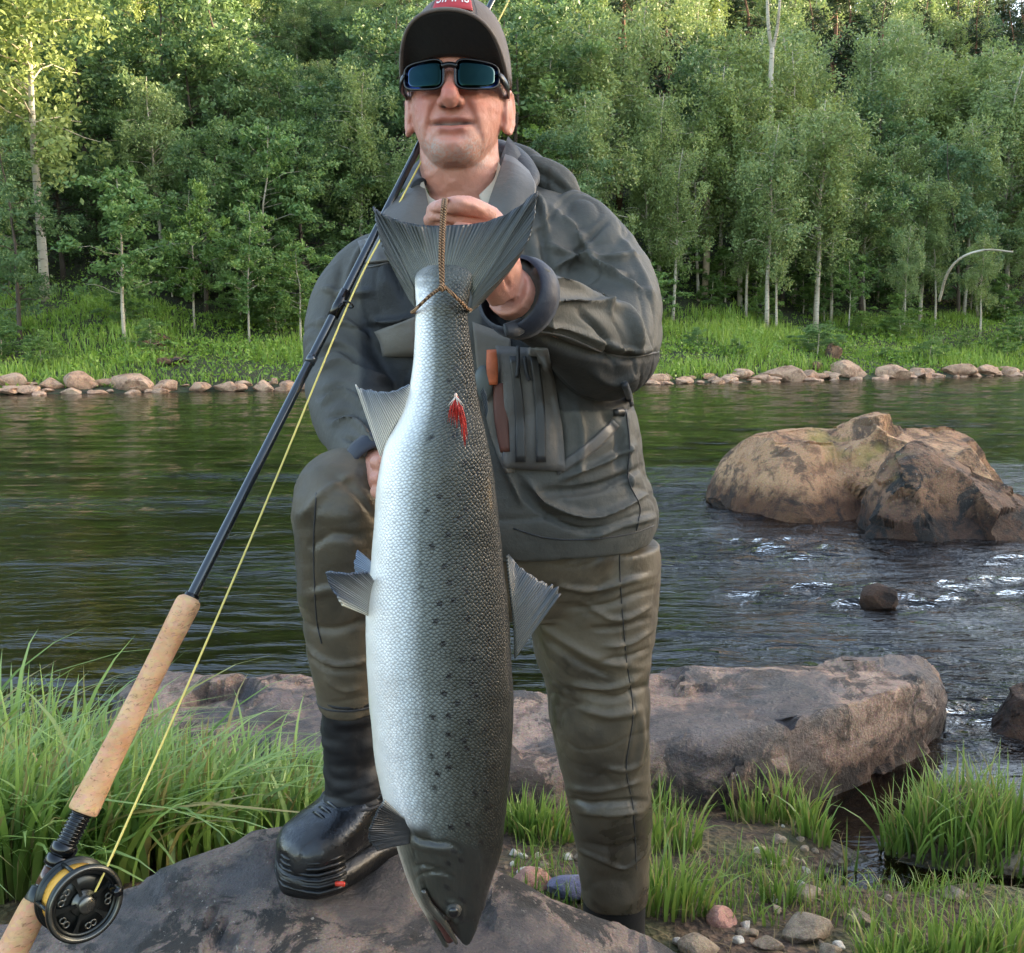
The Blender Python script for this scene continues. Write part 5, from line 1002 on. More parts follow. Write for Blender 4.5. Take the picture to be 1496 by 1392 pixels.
# ---- wading boots
t = NT('wet_boot_rubber'); c = t.pos(); n1 = t.noise(c, 30, 4); t.bsdf(Base_Color=C(10, 11, 14), Roughness=t.ramp(t.noise(c, 22, 5, 0.65), [(0.42, 0.10), (0.58, 0.55)]), Coat_Weight=t.ramp(t.noise(c, 14, 4), [(0.4, 0.6), (0.6, 0.05)]), Coat_Roughness=0.06, Normal=t.bump(t.noise(c, 140, 4, 0.7), 0.35, 0.003)); M_BOOT = t.mat
M_SOLE = plain('boot_sole', C(11, 11, 12), 0.4, bump=0.3, bscale=120, var=0.2); M_RED = plain('boot_stud_red', C(214, 66, 48), 0.4, var=0.1); M_LACE = plain('lace', C(24, 25, 28), 0.7, bump=0.4, bscale=300)
def boot(toe, heel, ankle, label):
    toe, heel = Vector(toe), Vector(heel); L = (toe-heel).length; f = (toe-heel).normalized(); s = f.cross(Vector((0, 0, 1))).normalized(); up = Vector((0, 0, 1))
    bo = empty('x', (0, 0, 0), 'x', 'x'); bpy.data.objects.remove(bo)
    def sec(u, w, h, z0, n=28):
        out = []
        for k in range(n):
            a = 2*math.pi*k/n; e = 2/2.6; x = math.copysign(abs(math.cos(a))**e, math.cos(a))*w; z = math.copysign(abs(math.sin(a))**e, math.sin(a)); out.append(heel+f*(u*L)+s*x+up*(z0+(0.5+0.5*z)*h))
        return out
    up_ = rings([sec(u, w, h, .024) for u, w, h in [(0.0, .024, .075), (.05, .036, .10), (.18, .041, .118), (.34, .043, .112), (.48, .046, .092), (.62, .051, .074), (.76, .053, .064), (.88, .049, .056), (.96, .036, .046), (1.0, .020, .034)]])
    shaft = tube([heel+f*(0.24*L)+up*0.06, heel+f*(0.22*L)+up*0.10, ankle+up*0.0], [.046, .045, .046], 24, 12)
    m = remesh([up_, shaft], 0.004, 'boot_upper', 5); b = link('boot', m, M_BOOT, man); b['label'] = label
    sole = []
    for zz, g in ((0.0, .0), (.006, .004), (.018, .005), (.030, .003)):
        o_ = []
        for k in range(48):
            a = 2*math.pi*k/48; u = 0.5+0.52*math.cos(a); w = np.interp(u, [-.02, .06, .2, .4, .62, .78, .92, 1.02], [.010, .034, .041, .040, .050, .053, .043, .012]); o_.append(heel+f*(u*L)+s*math.copysign(1, math.sin(a))*(w+g)*min(1, abs(math.sin(a))*3.2)+up*zz)
        sole.append(o_)
    part('sole', rings(sole), M_SOLE, b)
    for k in range(6):
        z = .012+k*.0075; pts_ = []
        for a in np.linspace(-1.25, 1.25, 15):
            u = 0.60+0.418*math.cos(a)-0.012*k*0.3; w = np.interp(u, [.62, .78, .92, 1.03], [.056, .060, .050, .010]); pts_.append(heel+f*(u*L)+s*math.copysign(1, a)*w*min(1, abs(math.sin(a))*2.2)*(1-.03*k)+up*(z))
        part('toe_rib', tube(pts_, .0027, 6), M_SOLE, b)
    for k in range(5):
        u = .54+.05*k; h = np.interp(u, [.34, .48, .62, .76, .88], [.138, .118, .099, .089, .081]); w = .030
        part('instep_rib', tube([heel+f*(u*L-.006)+s*(-w)+up*(h-.013), heel+f*(u*L)+up*(h+.0012), heel+f*(u*L-.006)+s*w+up*(h-.013)], .0024, 6, 12), M_BOOT, b)
    for k in range(4):
        u = .335+.052*k; h = float(np.interp(u, [.18, .34, .48, .62], [.146, .140, .120, .100])); c0 = heel+f*(u*L)+up*h
        for sg in (-1, 1): part('lace', tube([c0-s*.022*sg-f*.006+up*(-.008), c0+up*.0025, c0+s*.022*sg+f*.006+up*(-.011)], .0024, 6, 12), M_LACE, b)
        for sg in (-1, 1): part('lace_hook', ellipsoid(c0+s*.024*sg+up*(-.010), (.0042, .0042, .0042), 8, 6), M_SOLE, b)
    return b, f, s
b, f, s = boot(PZ(418, 1304, .578), PZ(592, 1222, .578), P(517, 1172, 1.306), 'wet black boot planted on the flat stone')
side = PZ(497, 1297, .592); part('red_stud', box(P(497, 1291, side.y-0.006), (.013, .004, .005), Matrix.Rotation(rad(-18), 3, 'Z') @ Matrix.Rotation(rad(-6), 3, 'Y')), M_RED, b)
gz = float(near_z(0.2, 1.75))
boot(Vector((0.20, 1.64, gz-.02)), Vector((0.19, 1.92, gz-.02)), Vector((0.195, 1.82, gz+0.13)), 'black boot hidden behind the flat stone')
# ================================================================== salmon
FL = np.array([[385, 628, 664], [392, 613, 682], [402, 605, 691], [430, 606, 687], [455, 607, 683], [500, 606, 688], [550, 601, 694], [600, 588, 703], [650, 562, 714], [700, 553, 721], [760, 548, 728], [820, 543, 735], [880, 538, 741], [940, 536, 747], [1000, 539, 750], [1050, 543, 750], [1110, 550, 747], [1160, 560, 743], [1200, 573, 739], [1235, 581, 734], [1270, 592, 725], [1305, 606, 714], [1335, 622, 705]], float)
def fish_edge(py): return np.interp(py, FL[:, 0], FL[:, 1]), np.interp(py, FL[:, 0], FL[:, 2])
fc = P(643, 860, FY); M_ = []
def fsec(py, xl, xr, thick, n=72, dy=0.0, expo=2.15):
    a, b = P(xl, py, FY), P(xr, py, FY); c = (a+b)/2; hw = (b-a).length/2; out = []
    for k in range(n):
        th = 2*math.pi*k/n; cs, sn = math.cos(th), math.sin(th)
        x = math.copysign(abs(cs)**(2/expo), cs)*hw; y = math.copysign(abs(sn)**(2/expo), sn)*hw*thick
        y += 0.10*hw*(x/hw)*thick                      # belly turned a little to the camera side
        out.append(Vector((c.x+x, c.y+dy+y, c.z)))
    return out
pys = np.linspace(385, 1335, 130); xl = np.array(catmull(FL, 400)); xl = xl[np.argsort(xl[:, 0])]
rs_ = []
for py in pys:
    l, rr = np.interp(py, xl[:, 0], xl[:, 1]), np.interp(py, xl[:, 0], xl[:, 2]); th = np.interp(py, [385, 445, 560, 900, 1150, 1260, 1335], [0.05, 0.50, 0.60, 0.60, 0.60, 0.58, 0.50]); rs_.append(fsec(py, l, rr, th))
body = rings(rs_)
uj = rings([fsec(py, l, rr, th, 32) for py, l, rr, th in [(1322, 632, 711, .48), (1340, 643, 703, .48), (1358, 660, 698, .5), (1372, 670, 692, .5), (1379, 675, 688, .45), (1382, 678, 685, .3)]])
lj = rings([fsec(py, l, rr, th, 32) for py, l, rr, th in [(1290, 601, 650, .5), (1312, 610, 648, .7), (1335, 621, 641, .95), (1355, 631, 645, .95), (1370, 640, 652, .9), (1381, 646, 657, .8), (1386, 650, 655, .5)]])
me = remesh([body, uj, lj], 0.0028, 'salmon_body', 5)
# gill cover, jaw and eye socket relief
G = [([(599, 1205), (606, 1222), (630, 1230), (652, 1232), (668, 1238), (676, 1252)], 4, -0.0028), ([(596, 1222), (612, 1236), (640, 1240), (660, 1246)], 6, 0.0018), ([(603, 1266), (622, 1264), (640, 1270), (655, 1272)], 2.5, -0.0028), ([(605, 1290), (612, 1279), (630, 1275), (650, 1277), (664, 1284)], 2.5, -0.0026), ([(606, 1236), (604, 1256), (612, 1276)], 2.5, -.0022), ([(618, 1285), (622, 1305), (635, 1325), (655, 1342), (668, 1362)], 4, -0.003), ([(612, 1290), (618, 1312), (632, 1332), (650, 1350), (664, 1368)], 4, 0.0025),
     ([(648, 1326), (660, 1318), (674, 1326), (674, 1340), (662, 1346), (650, 1340), (648, 1326)], 4, 0.0016), ([(661, 1333), (663, 1333)], 7, -0.004)]
sculpt(me, [(g[0], g[1], g[2]*1.35) for g in G], FY)
co = get_co(me); no = get_no(me); px, py, d_ = proj(co); l, rr = fish_edge(py)
u = np.clip((px-l)/(rr-l), 0, 1); ang = np.arccos(np.clip(1-2*u, -1, 1))/math.pi       # 0 belly .. 1 back, along the skin
per = (rr-l)*1.18*pxm(1, FY)
s_m = (py-385)*pxm(1, FY)
me.attributes.new('fish', 'FLOAT_VECTOR', 'POINT').data.foreach_set('vector', np.stack([ang*per, s_m, ang], -1).astype(np.float32).ravel())
set_co(me, co+no*(fbm(co*16, 3, 8)*0.0012)[:, None])
# head mask: behind the gill cover line there are scales
edge = np.interp(px, [560, 600, 615, 645, 675, 700, 750], [1196, 1204, 1212, 1216, 1226, 1240, 1250]); setattr_f(me, 'head', sstep(-12, 12, py-edge+10*vnoise(co*70, 6))); setattr_f(me, 'mouth', np.exp(-(polydist(px, py, [(628, 1318), (648, 1344), (661, 1368), (666, 1390)])[0]/7.0)**2)*(py > 1310)); setattr_f(me, 'tailw', 1-sstep(398, 440, py+14*vnoise(co*160, 4))); setattr_f(me, 'rim', np.exp(-(np.minimum(abs(px-l), 99)/9)**2))
t = NT('salmon_skin'); fv = t.attr('fish', 'Vector'); sp = t.sep(fv); ang_ = sp[2]; hd = t.attr('head', 'Fac')
wob = t.noise(fv, 7, 3); a2 = t.math('ADD', ang_, t.math('MULTIPLY', t.math('SUBTRACT', wob, 0.5), 0.10))
base = t.ramp(a2, [(0.0, C(240, 234, 222)), (0.24, C(236, 235, 234)), (0.33, C(190, 195, 196)), (0.42, C(104, 109, 105)), (0.55, C(62, 64, 57)), (0.74, C(32, 33, 28)), (1.0, C(14, 16, 16))])
dia = t.map(t.map(fv, (1, 0.86, 0)), (1, 1, 1), (0, 0, 0), (0, 0, rad(45)))
v1 = t.n('TexVoronoi', voronoi_dimensions='2D', feature='F1', i_Vector=dia, i_Scale=300.0, i_Randomness=0.58); v2 = t.n('TexVoronoi', voronoi_dimensions='2D', feature='DISTANCE_TO_EDGE', i_Vector=dia, i_Scale=300.0, i_Randomness=0.58)
cell = t.sep(v1.outputs['Color'])[0]; edge_ = t.ramp(v2.outputs['Distance'], [(0.0, 0.0), (0.16, 1.0)])
mid = t.ramp(a2, [(0.16, 0.05), (0.40, 0.55), (0.9, 0.9)])
nh = t.math('SUBTRACT', 1.0, hd); amt = t.math('MULTIPLY', mid, nh)
shine = t.ramp(v1.outputs['Distance'], [(0.1, 1.45), (0.55, 0.70)])
sc1 = t.mix(1.0, base, t.mix(cell, t.mix(1.0, shine, (0.75, 0.75, 0.75, 1), 'MULTIPLY'), t.mix(1.0, shine, (1.35, 1.35, 1.3, 1), 'MULTIPLY')), 'MULTIPLY')
sc2 = t.mix(edge_, t.mix(1.0, base, (0.45, 0.46, 0.46, 1), 'MULTIPLY'), sc1)
col = t.mix(amt, base, sc2)
headc = t.ramp(t.math('ADD', ang_, t.math('MULTIPLY', t.math('SUBTRACT', t.noise(fv, 38, 5, 0.65), 0.5), 0.34)), [(0.0, C(176, 162, 146)), (0.12, C(104, 100, 88)), (0.26, C(56, 55, 47)), (0.6, C(38, 38, 33)), (1.0, C(18, 19, 18))])
col = t.mix(hd, col, headc)
# black spots above the lateral line
sv = t.n('TexVoronoi', voronoi_dimensions='2D', feature='F1', i_Vector=t.map(fv, (1, 0.8, 0), (0.013, 0.02, 0)), i_Scale=60.0, i_Randomness=1.0)
sd = t.math('ADD', sv.outputs['Distance'], t.math('MULTIPLY', t.math('SUBTRACT', t.noise(fv, 330, 2), 0.5), 0.5)); pick = t.math('GREATER_THAN', t.sep(sv.outputs['Color'])[1], 0.36)
spot = t.math('MULTIPLY', t.math('MULTIPLY', t.ramp(sd, [(0.14, 1), (0.165, 0)]), pick), t.ramp(ang_, [(0.40, 0), (0.46, 1)]))
col = t.mix(t.math('MULTIPLY', spot, 0.97), col, (0.006, 0.006, 0.006, 1))
yel = t.ramp(t.noise(fv, 9, 3), [(0.58, 0), (0.75, 0.4)]); col = t.mix(t.math('MULTIPLY', yel, t.ramp(ang_, [(0.1, 0.6), (0.4, 0.0)])), col, C(214, 190, 160))
col = t.mix(t.attr('mouth', 'Fac'), col, C(54, 30, 26)); col = t.mix(t.math('MULTIPLY', t.attr('tailw', 'Fac'), 0.8), col, t.ramp(t.noise(fv, 210, 4, 0.7), [(0.35, C(44, 45, 41)), (0.66, C(112, 114, 106))]))
hgt = t.math('MULTIPLY', t.math('ADD', t.math('MULTIPLY', edge_, 0.5), t.math('MULTIPLY', v1.outputs['Distance'], -1.0)), t.math('MAXIMUM', t.math('MULTIPLY', nh, t.ramp(a2, [(0.08, 0.12), (0.38, 1.0)])), 0.02))
bmp = t.bump(hgt, 0.42, 0.0022); bmp = t.bump(t.noise(fv, 60, 3), 0.12, 0.004, bmp)
t.bsdf(Base_Color=col, Roughness=t.math('MULTIPLY_ADD', cell, 0.22, 0.30), Metallic=t.math('MULTIPLY', nh, 0.25), Normal=bmp, Coat_Weight=0.2, Coat_Roughness=0.15, Specular_IOR_Level=0.6); M_FISH = t.mat

t = NT('fin_membrane'); uv = t.attr('fin', 'Vector'); q = t.sep(uv); rays = t.n('TexWave', wave_type='BANDS', bands_direction='X', i_Vector=t.map(uv, (1, 0.12, 0)), i_Scale=4.2, i_Distortion=0.8, i_Detail=2.0)
rb = t.ramp(rays.outputs['Fac'], [(0.2, 0.5), (0.8, 1.0)]); tone = t.attr('tone')
colf = t.mix(1.0, tone, t.mix(1.0, rb, (1.15, 1.15, 1.15, 1), 'MULTIPLY'), 'MULTIPLY')
t.bsdf(Base_Color=colf, Roughness=0.38, Normal=t.bump(rays.outputs['Fac'], 0.6, 0.003), Coat_Weight=0.3); M_FIN = t.mat

sal = empty('salmon', P(672, 1382, FY), 'large silver spotted salmon hanging head down from its tail', 'fish')
ob = link('body', me, M_FISH, sal)
def fin(name, base, tip, Yb, Yt, tone_b, tone_t, nray, label=None, wave=0.004, jag=0.02, edge=None, th=0.0022, seed=0):
    """base and tip: matching polylines in px; rows run from base to tip"""
    nu, nv = nray*6+1, 16; b = catmull(base, nu); e = catmull(tip, nu); r = np.random.RandomState(seed)
    co = []; uvs = []; tone = []; jg = 1+jag*np.interp(np.arange(nu), np.arange(0, nu, 3), r.normal(0, 1, len(range(0, nu, 3))))
    for j in range(nv):
        v = j/(nv-1)
        for i in range(nu):
            vv = v*(jg[i] if j else 1); q = b[i]*(1-vv)+e[i]*vv; Y = Yb*(1-v)+Yt*v+wave*math.sin(i/(nu-1)*nray*1.0*math.pi)*0.25*v+wave*math.sin(i/(nu-1)*7+v*2)*v
            p = P(q[0], q[1], Y); co.append(p); uvs.append((i/(nu-1)*nray/4.2*0.5*1.6, v, 0))
            c = np.array(tone_b[:3])*(1-v)+np.array(tone_t[:3])*v
            if edge is not None:
                k = min(1, abs(i/(nu-1)-edge[0])/0.10); c = c*k+np.array(edge[1][:3])*(1-k)
            tone.append(c)
    idx = np.arange(nu*nv).reshape(nv, nu); q = np.stack([idx[:-1, :-1], idx[:-1, 1:], idx[1:, 1:], idx[1:, :-1]], -1).reshape(-1, 4)
    m = mesh_np(name, np.array([list(p) for p in co]), q); m.attributes.new('fin', 'FLOAT_VECTOR', 'POINT').data.foreach_set('vector', np.array(uvs, np.float32).ravel()); setattr_col(m, 'tone', np.array(tone)); shade(m)
    o = link(name, m, M_FIN, sal); solid(o, th)
    if label: o['label'] = label
    return o
DK, MD, LT = C(66, 68, 66), C(104, 106, 100), C(206, 200, 186)
fin('tail_fin', [(607, 425), (614, 404), (628, 394), (648, 391), (668, 394), (682, 404), (690, 435)], [(546, 303), (562, 314), (600, 326), (650, 330), (704, 325), (748, 308), (786, 279)], FY+0.004, FY+0.016, C(112, 114, 102), C(48, 50, 50), 20, 'dark spread tail fin with a nearly straight edge', 0.006, 0.008, seed=1)
fin('tail_fin_lobe', [(690, 433), (689, 442), (686, 450), (683, 458)], [(786, 281), (774, 345), (742, 398), (700, 446)], FY+0.002, FY+0.018, C(96, 98, 88), C(56, 58, 56), 9, None, 0.006, 0.006, seed=2)
fin('tail_fin_lobe', [(607, 424), (606, 432), (606, 440), (607, 448)], [(546, 304), (556, 352), (578, 398), (600, 440)], FY+0.002, FY+0.014, C(110, 110, 98), C(62, 64, 62), 8, None, 0.006, 0.006, seed=3)
fin('anal_fin', [(601, 562), (592, 596), (572, 630), (556, 668)], [(598, 562), (572, 572), (545, 571), (521, 566)], FY-0.008, FY-0.012, C(226, 216, 198), C(120, 128, 138), 12, 'pale anal fin with greyish rays', 0.004, 0.02, (1.0, C(224, 216, 200)), seed=4)
fin('pelvic_fin', [(549, 852), (546, 868), (542, 882), (538, 900)], [(538, 836), (508, 838), (476, 838), (500, 884)], FY-0.02, FY-0.05, C(190, 184, 172), C(70, 78, 92), 10, 'dark pelvic fin with pale edge', 0.005, 0.02, (1.0, C(220, 208, 180)), seed=5)
fin('pelvic_fin', [(549, 826), (547, 838), (546, 848)], [(522, 803), (518, 822), (522, 842)], FY+0.015, FY+0.02, C(170, 180, 194), C(120, 136, 160), 6, None, 0.003, 0.02, seed=6)
fin('dorsal_fin', [(740, 812), (745, 865), (750, 915), (752, 962)], [(742, 810), (764, 832), (796, 852), (820, 866)], FY+0.01, FY+0.035, C(92, 92, 84), C(88, 92, 96), 13, 'grey dorsal fin spread from the back', 0.006, 0.03, seed=7)
fin('adipose_fin', [(702, 572), (706, 590), (710, 612)], [(706, 566), (711, 578), (713, 600)], FY+0.006, FY+0.006, C(60, 66, 70), C(70, 78, 84), 3, None, 0.0, 0.0, seed=8, th=0.004)
fin('pectoral_fin', [(592, 1196), (596, 1206), (599, 1218), (598, 1232)], [(562, 1168), (545, 1196), (540, 1226), (552, 1242)], FY-0.036, FY-0.062, C(58, 58, 56), C(34, 36, 38), 11, 'black pectoral fin below the gills', 0.004, 0.02, (0.0, C(196, 190, 176)), seed=9)
ec = P(662, 1333, FY-0.029)
me_e = ellipsoid(ec+Vector((0, .0058, 0)), (0.0098, 0.008, 0.0098), 24, 16); part('eye', me_e, plain('fish_eye', C(46, 44, 38), 0.5, coat=0.0, var=0.3), sal)
part('pupil', ellipsoid(ec+Vector((0.0003, -0.0004, 0.0002)), (0.0060, 0.0030, 0.0064), 20, 12), plain('fish_pupil', (0.004, 0.004, 0.004, 1), 0.25, coat=0.3), sal)
lip = tube([P(618, 1300, FY-0.028), P(628, 1322, FY-0.026), P(646, 1344, FY-0.024), P(658, 1362, FY-0.018), P(667, 1378, FY-0.012)], [0.003, 0.0042, 0.0042, 0.0034, 0.002], 8, 20); part('maxilla', lip, plain('maxilla_skin', C(62, 58, 50), 0.3, coat=0.4), sal)
part('mouth_lining', tube([P(632, 1326, FY-0.008), P(648, 1350, FY-0.006), P(658, 1374, FY-0.004)], [0.009, 0.008, 0.005], 8, 10), plain('mouth_flesh', C(70, 36, 30), 0.4, coat=0.5), sal)

# cord noose
t = NT('cord_fibre'); c = t.coord(); wv = t.n('TexWave', wave_type='BANDS', bands_direction='DIAGONAL', i_Vector=c, i_Scale=150.0, i_Distortion=1.0)
t.bsdf(Base_Color=t.ramp(wv.outputs['Fac'], [(0.2, C(92, 64, 42)), (0.8, C(176, 136, 98))]), Roughness=0.8, Normal=t.bump(wv.outputs['Fac'], 0.8, 0.003)); M_CORD = t.mat
cd = empty('tail_cord', P(646, 420, FY-0.03), 'brown twine noose tied round the salmon tail and held in the fist', 'cord')
for dx in (-2.2, 2.2):
    part('strand', tube([P(646+dx*0.5, 421, FY-0.032), P(645+dx, 380, FY-0.027), P(646+dx, 340, FY-0.016), P(648+dx, 312, FY-0.006), P(649+dx, 300, FY-0.002), P(650+dx, 291, FY+0.018), P(650+dx, 292, FY+0.04)], 0.0017, 8, 40), M_CORD, cd)
for dd in (0.0, 0.0034):
    part('loop', tube([P(646, 419, FY-0.034), P(628, 432, FY-0.030-dd), P(607, 452, FY-0.014), P(604, 456, FY+0.004), P(640, 452, FY+0.027), P(684, 452, FY+0.006), P(683, 451, FY-0.008), P(668, 436, FY-0.026-dd), P(650, 419, FY-0.034)], 0.0019, 8, 60), M_CORD, cd)
part('knot', ellipsoid(P(646, 420, FY-0.035), (0.004, 0.004, 0.0045), 14, 10), M_CORD, cd)

# red fly on the flank
r = np.random.RandomState(5); fb = FY-0.045
hairs = []
for k in range(46):
    a0 = (666+r.normal(0, 1.2), 580+r.normal(0, 1)); sx = r.normal(0, 5.0); ln = r.uniform(22, 46) if k < 36 else r.uniform(50, 76)
    if k >= 36: sx = 12+r.normal(0, 2)
    hairs.append(tube([P(a0[0], a0[1], fb-0.002), P(a0[0]+sx*0.8, a0[1]+ln*0.45, fb-0.004-r.uniform(0, .004)), P(a0[0]+sx*1.0+r.normal(0, 1), a0[1]+ln, fb-0.001)], [0.0005, 0.00055, 0.0002], 4, 6))
fl = empty('fishing_fly', P(666, 585, fb), 'small red feathered fly stuck on the salmon flank', 'fly')
part('hackle', join(*hairs), plain('red_hackle', C(176, 38, 26), 0.55, var=0.45, vscale=300), fl)
part('wing', join(*[tube([P(666, 579, fb-0.004), P(666+sx, 592, fb-0.007)], [0.0007, 0.0003], 4) for sx in (-11, -7, 8, 12, 3)]), plain('white_hackle', C(224, 208, 190), 0.6), fl)
part('head', ellipsoid(P(666, 578, fb-0.003), (0.0018, 0.0018, 0.003), 10, 8), plain('fly_head', C(230, 190, 170), 0.3), fl)
# ================================================================== fly rod with reel
A = P(20, 1385, 1.0); B = P(722, -4, 1.70); D = (B-A).normalized()
def rod_at_px(py):                                   # point of the rod line seen at this picture row
    lo, hi = -1.0, 4.0
    for _ in range(50):
        m = (lo+hi)/2; q = A+D*m; yy = proj(np.array([list(q)]))[1][0]
        if yy > py: lo = m
        else: hi = m
    return A+D*lo
def bow(p, k=0.0): return p
rod = empty('fishing_rod', rod_at_px(1500), 'long black double handed fly rod with cork grips leaning past the angler', 'fishing rod')
t = NT('cork'); c = t.coord(); n1 = t.noise(c, 26, 4, 0.6); pits = t.noise(t.map(c, (1, 1, 2.4)), 95, 5, 0.7, 1.0); fl_ = t.n('TexVoronoi', i_Vector=t.map(c, (1, 1, 1.6)), i_Scale=170.0).outputs['Color']
col = t.mix(t.ramp(n1, [(0.3, 0), (0.7, 1)]), C(196, 142, 98), C(224, 178, 134)); col = t.mix(0.10, col, fl_, 'OVERLAY'); col = t.mix(t.ramp(pits, [(0.56, 0), (0.66, 0.8)]), col, C(122, 78, 48))
t.bsdf(Base_Color=col, Roughness=0.75, Normal=t.bump(pits, 0.35, 0.003)); M_CORK = t.mat
M_BLANK = plain('rod_blank', C(22, 28, 34), 0.18, coat=0.8, var=0.2)
M_BLKM = plain('black_anodised', C(20, 21, 23), 0.22, 0.6, coat=0.5, var=0.2)
M_GUN = plain('reel_gunmetal', C(112, 110, 102), 0.30, 0.9, var=0.12, vscale=30)
M_GUND = plain('reel_dark_metal', C(62, 64, 62), 0.32, 0.9, var=0.15, vscale=30)
M_LINE = plain('fly_line', C(226, 204, 110), 0.45, var=0.08); M_BACK = plain('orange_backing', C(230, 168, 60), 0.6, bump=0.6, bscale=220, var=0.12, vscale=90)
def along(rows, radii, n=24, res=None): return tube([rod_at_px(q) for q in rows], radii, n, res)
part('fore_grip', along([873, 880, 905, 960, 1040, 1110, 1160, 1184, 1187], [0.0105, 0.0152, 0.0152, 0.0142, 0.0140, 0.0150, 0.0165, 0.0168, 0.0120], 28, 40), M_CORK, rod)
part('butt_grip', along([1316, 1320, 1345, 1392, 1450, 1500, 1505], [0.0120, 0.0152, 0.0162, 0.0165, 0.016, 0.016, 0.012], 28, 30), M_CORK, rod)
seat = part('reel_seat', along([1180, 1200, 1300, 1325], [0.0108, 0.0108, 0.0105, 0.0105], 20), M_BLKM, rod)
for k in range(9): part('thread', along([1188+k*5.2, 1190.5+k*5.2], [0.0121, 0.0121], 20), M_BLKM, seat)
part('lock_ring', along([1232, 1234, 1246, 1248], [0.0128, 0.0148, 0.0148, 0.0128], 20), M_BLKM, rod); part('lock_ring', along([1249, 1251, 1264, 1266], [0.012, 0.0142, 0.0142, 0.012], 20), M_BLKM, rod)
part('hood', along([1296, 1299, 1318, 1321], [0.011, 0.0138, 0.0145, 0.0130], 20), M_GUND, rod)
part('seat_insert', along([1268, 1294], [0.0112, 0.0112], 20), plain('wood_insert', C(86, 52, 28), 0.25, coat=0.7, var=0.5, vscale=80), rod)
part('blank', along([1190, 870, 520, 200, -4, -400, -900], [0.0076, 0.0070, 0.0064, 0.0054, 0.0048, 0.0038, 0.003], 16, 60), M_BLANK, rod)
part('ferrule', along([520, 531], [0.0075, 0.0075], 16), plain('ferrule_wrap', C(60, 66, 72), 0.2, 0.4, coat=0.6), rod)
part('winding_check', along([868, 876], [0.0095, 0.0095], 16), M_BLKM, rod)
def guide(py, rad_g, side=Vector((0.75, -0.5, -0.1))):
    c0 = rod_at_px(py); s = (side-D*side.dot(D)).normalized(); c = c0+s*(rad_g+0.009); u = (s).normalized(); w = D.cross(u).normalized(); n_ = 24
    ring = [c+u*rad_g*math.cos(k*2*math.pi/n_)+w*rad_g*math.sin(k*2*math.pi/n_) for k in range(n_+1)]
    part('line_guide', join(tube(ring, 0.0013, 6), tube([c0+D*0.016, c+D*0.002-u*rad_g*0.6+w*rad_g*0.7], 0.0011, 6), tube([c0-D*0.016, c-D*0.002-u*rad_g*0.6-w*rad_g*0.7], 0.0011, 6), tube([c0-D*0.022, c0+D*0.022], 0.0078, 10)), M_BLKM, rod); return c
gp = guide(444, 0.0075)
# reel: axis towards the camera and slightly right
AX = Vector((0.70, -0.70, 0.06)).normalized(); AX = (AX-D*AX.dot(D)*0.7).normalized(); R0 = P(114, 1312, 1.02)
e1 = (Vector((0, 0, 1))-AX*AX.z).normalized(); e2 = AX.cross(e1)
def rp(rr, a, h): return R0+e1*rr*math.cos(a)+e2*rr*math.sin(a)+AX*h
def lathe(prof, n=64):
    return rings([[rp(rr, 2*math.pi*k/n, h) for k in range(n)] for rr, h in prof], True, False)
def ring_solid(r0, r1, h0, h1, n=64): return lathe([(r0, h0), (r1, h0), (r1*1.004, (h0+h1)/2), (r1, h1), (r0, h1), (r0, h0)], n)
reel = part('reel', ring_solid(0.0352, 0.0415, 0.016, 0.0215), M_GUND, rod)
part('rim', ring_solid(0.0365, 0.0400, 0.0210, 0.0226), M_GUN, reel)
part('back_plate', ring_solid(0.004, 0.0405, -0.018, -0.014), M_GUND, reel)
part('line_spool', ring_solid(0.010, 0.0345, -0.012, 0.012), M_BACK, reel)
part('inner_flange', ring_solid(0.001, 0.0340, 0.0122, 0.0136), M_GUND, reel)
part('spool_flange', ring_solid(0.008, 0.0385, -0.0140, -0.0122), M_GUND, reel)
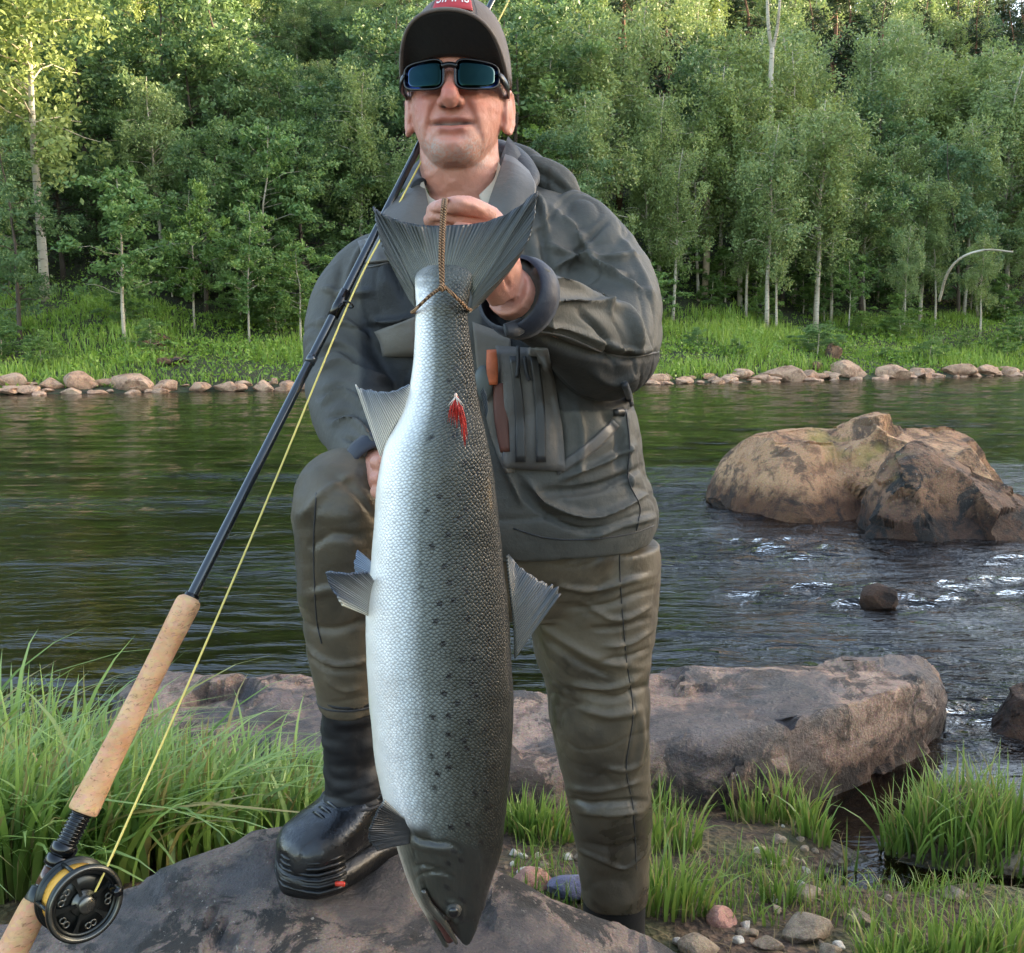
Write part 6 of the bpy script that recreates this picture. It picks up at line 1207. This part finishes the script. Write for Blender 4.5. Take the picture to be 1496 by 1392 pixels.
# perforated face: spokes between an inner and an outer ring
part('face_ring', ring_solid(0.0315, 0.0360, 0.0165, 0.0195), M_GUND, reel); part('hub', lathe([(0.0001, 0.026), (0.008, 0.026), (0.0092, 0.0245), (0.0092, 0.018), (0.014, 0.0172), (0.014, 0.0145), (0.0001, 0.0145)]), M_GUN, reel)
for k, (a, w) in enumerate([(0.3, .30), (1.5, .34), (2.7, .30), (3.9, .34), (5.1, .30)]):
    V = []
    for rr, ww in ((0.011, w*1.25), (0.018, w*0.55), (0.026, w*0.5), (0.034, w*0.85)):
        for h in (0.0160, 0.0192):
            V += [rp(rr, a-ww/1.0*0.5, h), rp(rr, a+ww*0.5, h)]
    F = []
    for j in range(3):
        b = j*4; F += [(b+2, b+3, b+7, b+6), (b, b+4, b+5, b+1), (b, b+2, b+6, b+4), (b+1, b+5, b+7, b+3)]
    part('spoke', (V, F), M_GUND, reel, False)
for k, a in enumerate([0.75, 0.98, 1.2, 1.95, 2.2, 3.2, 3.42, 4.4, 4.62]):
    n_ = 20; c0 = rp(0.0262, a, 0.0178); part('port_ring', tube([c0+(e1*math.cos(q*6.2832/n_)+e2*math.sin(q*6.2832/n_))*0.0031 for q in range(n_+1)], 0.0010, 6), M_GUN, reel)
part('handle_knob', tube([rp(0.030, 4.95, 0.018), rp(0.030, 4.95, 0.026), rp(0.030, 4.95, 0.040)], [0.0035, 0.0055, 0.0045], 16, 10), M_BLKM, reel)
part('reel_foot', join(tube([R0-AX*0.016+(rod_at_px(1282)-R0)*0.55, rod_at_px(1282)+AX*0.0], [0.006, 0.005], 10), tube([rod_at_px(1262)+AX*0.009, rod_at_px(1300)+AX*0.009], 0.005, 10)), M_GUND, reel)
for a in (0.2, 1.4, 2.9, 4.4): part('cage_pillar', tube([rp(0.0385, a, -0.016), rp(0.0385, a, 0.018)], 0.0022, 8), M_GUND, reel)
# line: from the reel up to the guide and on past the shoulder
ls = rp(0.034, -0.75, 0.0)
ls = P(160, 1258, depth_of(R0)*0+1.03)
part('line', tube([P(118, 1330, 1.035), ls, ls*0.5+gp*0.5+Vector((0.004, 0, 0)), gp, rod_at_px(330)+Vector((0.013, -0.012, -0.004)), rod_at_px(215)+Vector((0.014, -0.008, -0.006)), rod_at_px(5)+Vector((0.022, 0.0, -0.008)), rod_at_px(-500)+Vector((0.022, 0.0, -0.008))], 0.0013, 8, 160), M_LINE, rod)
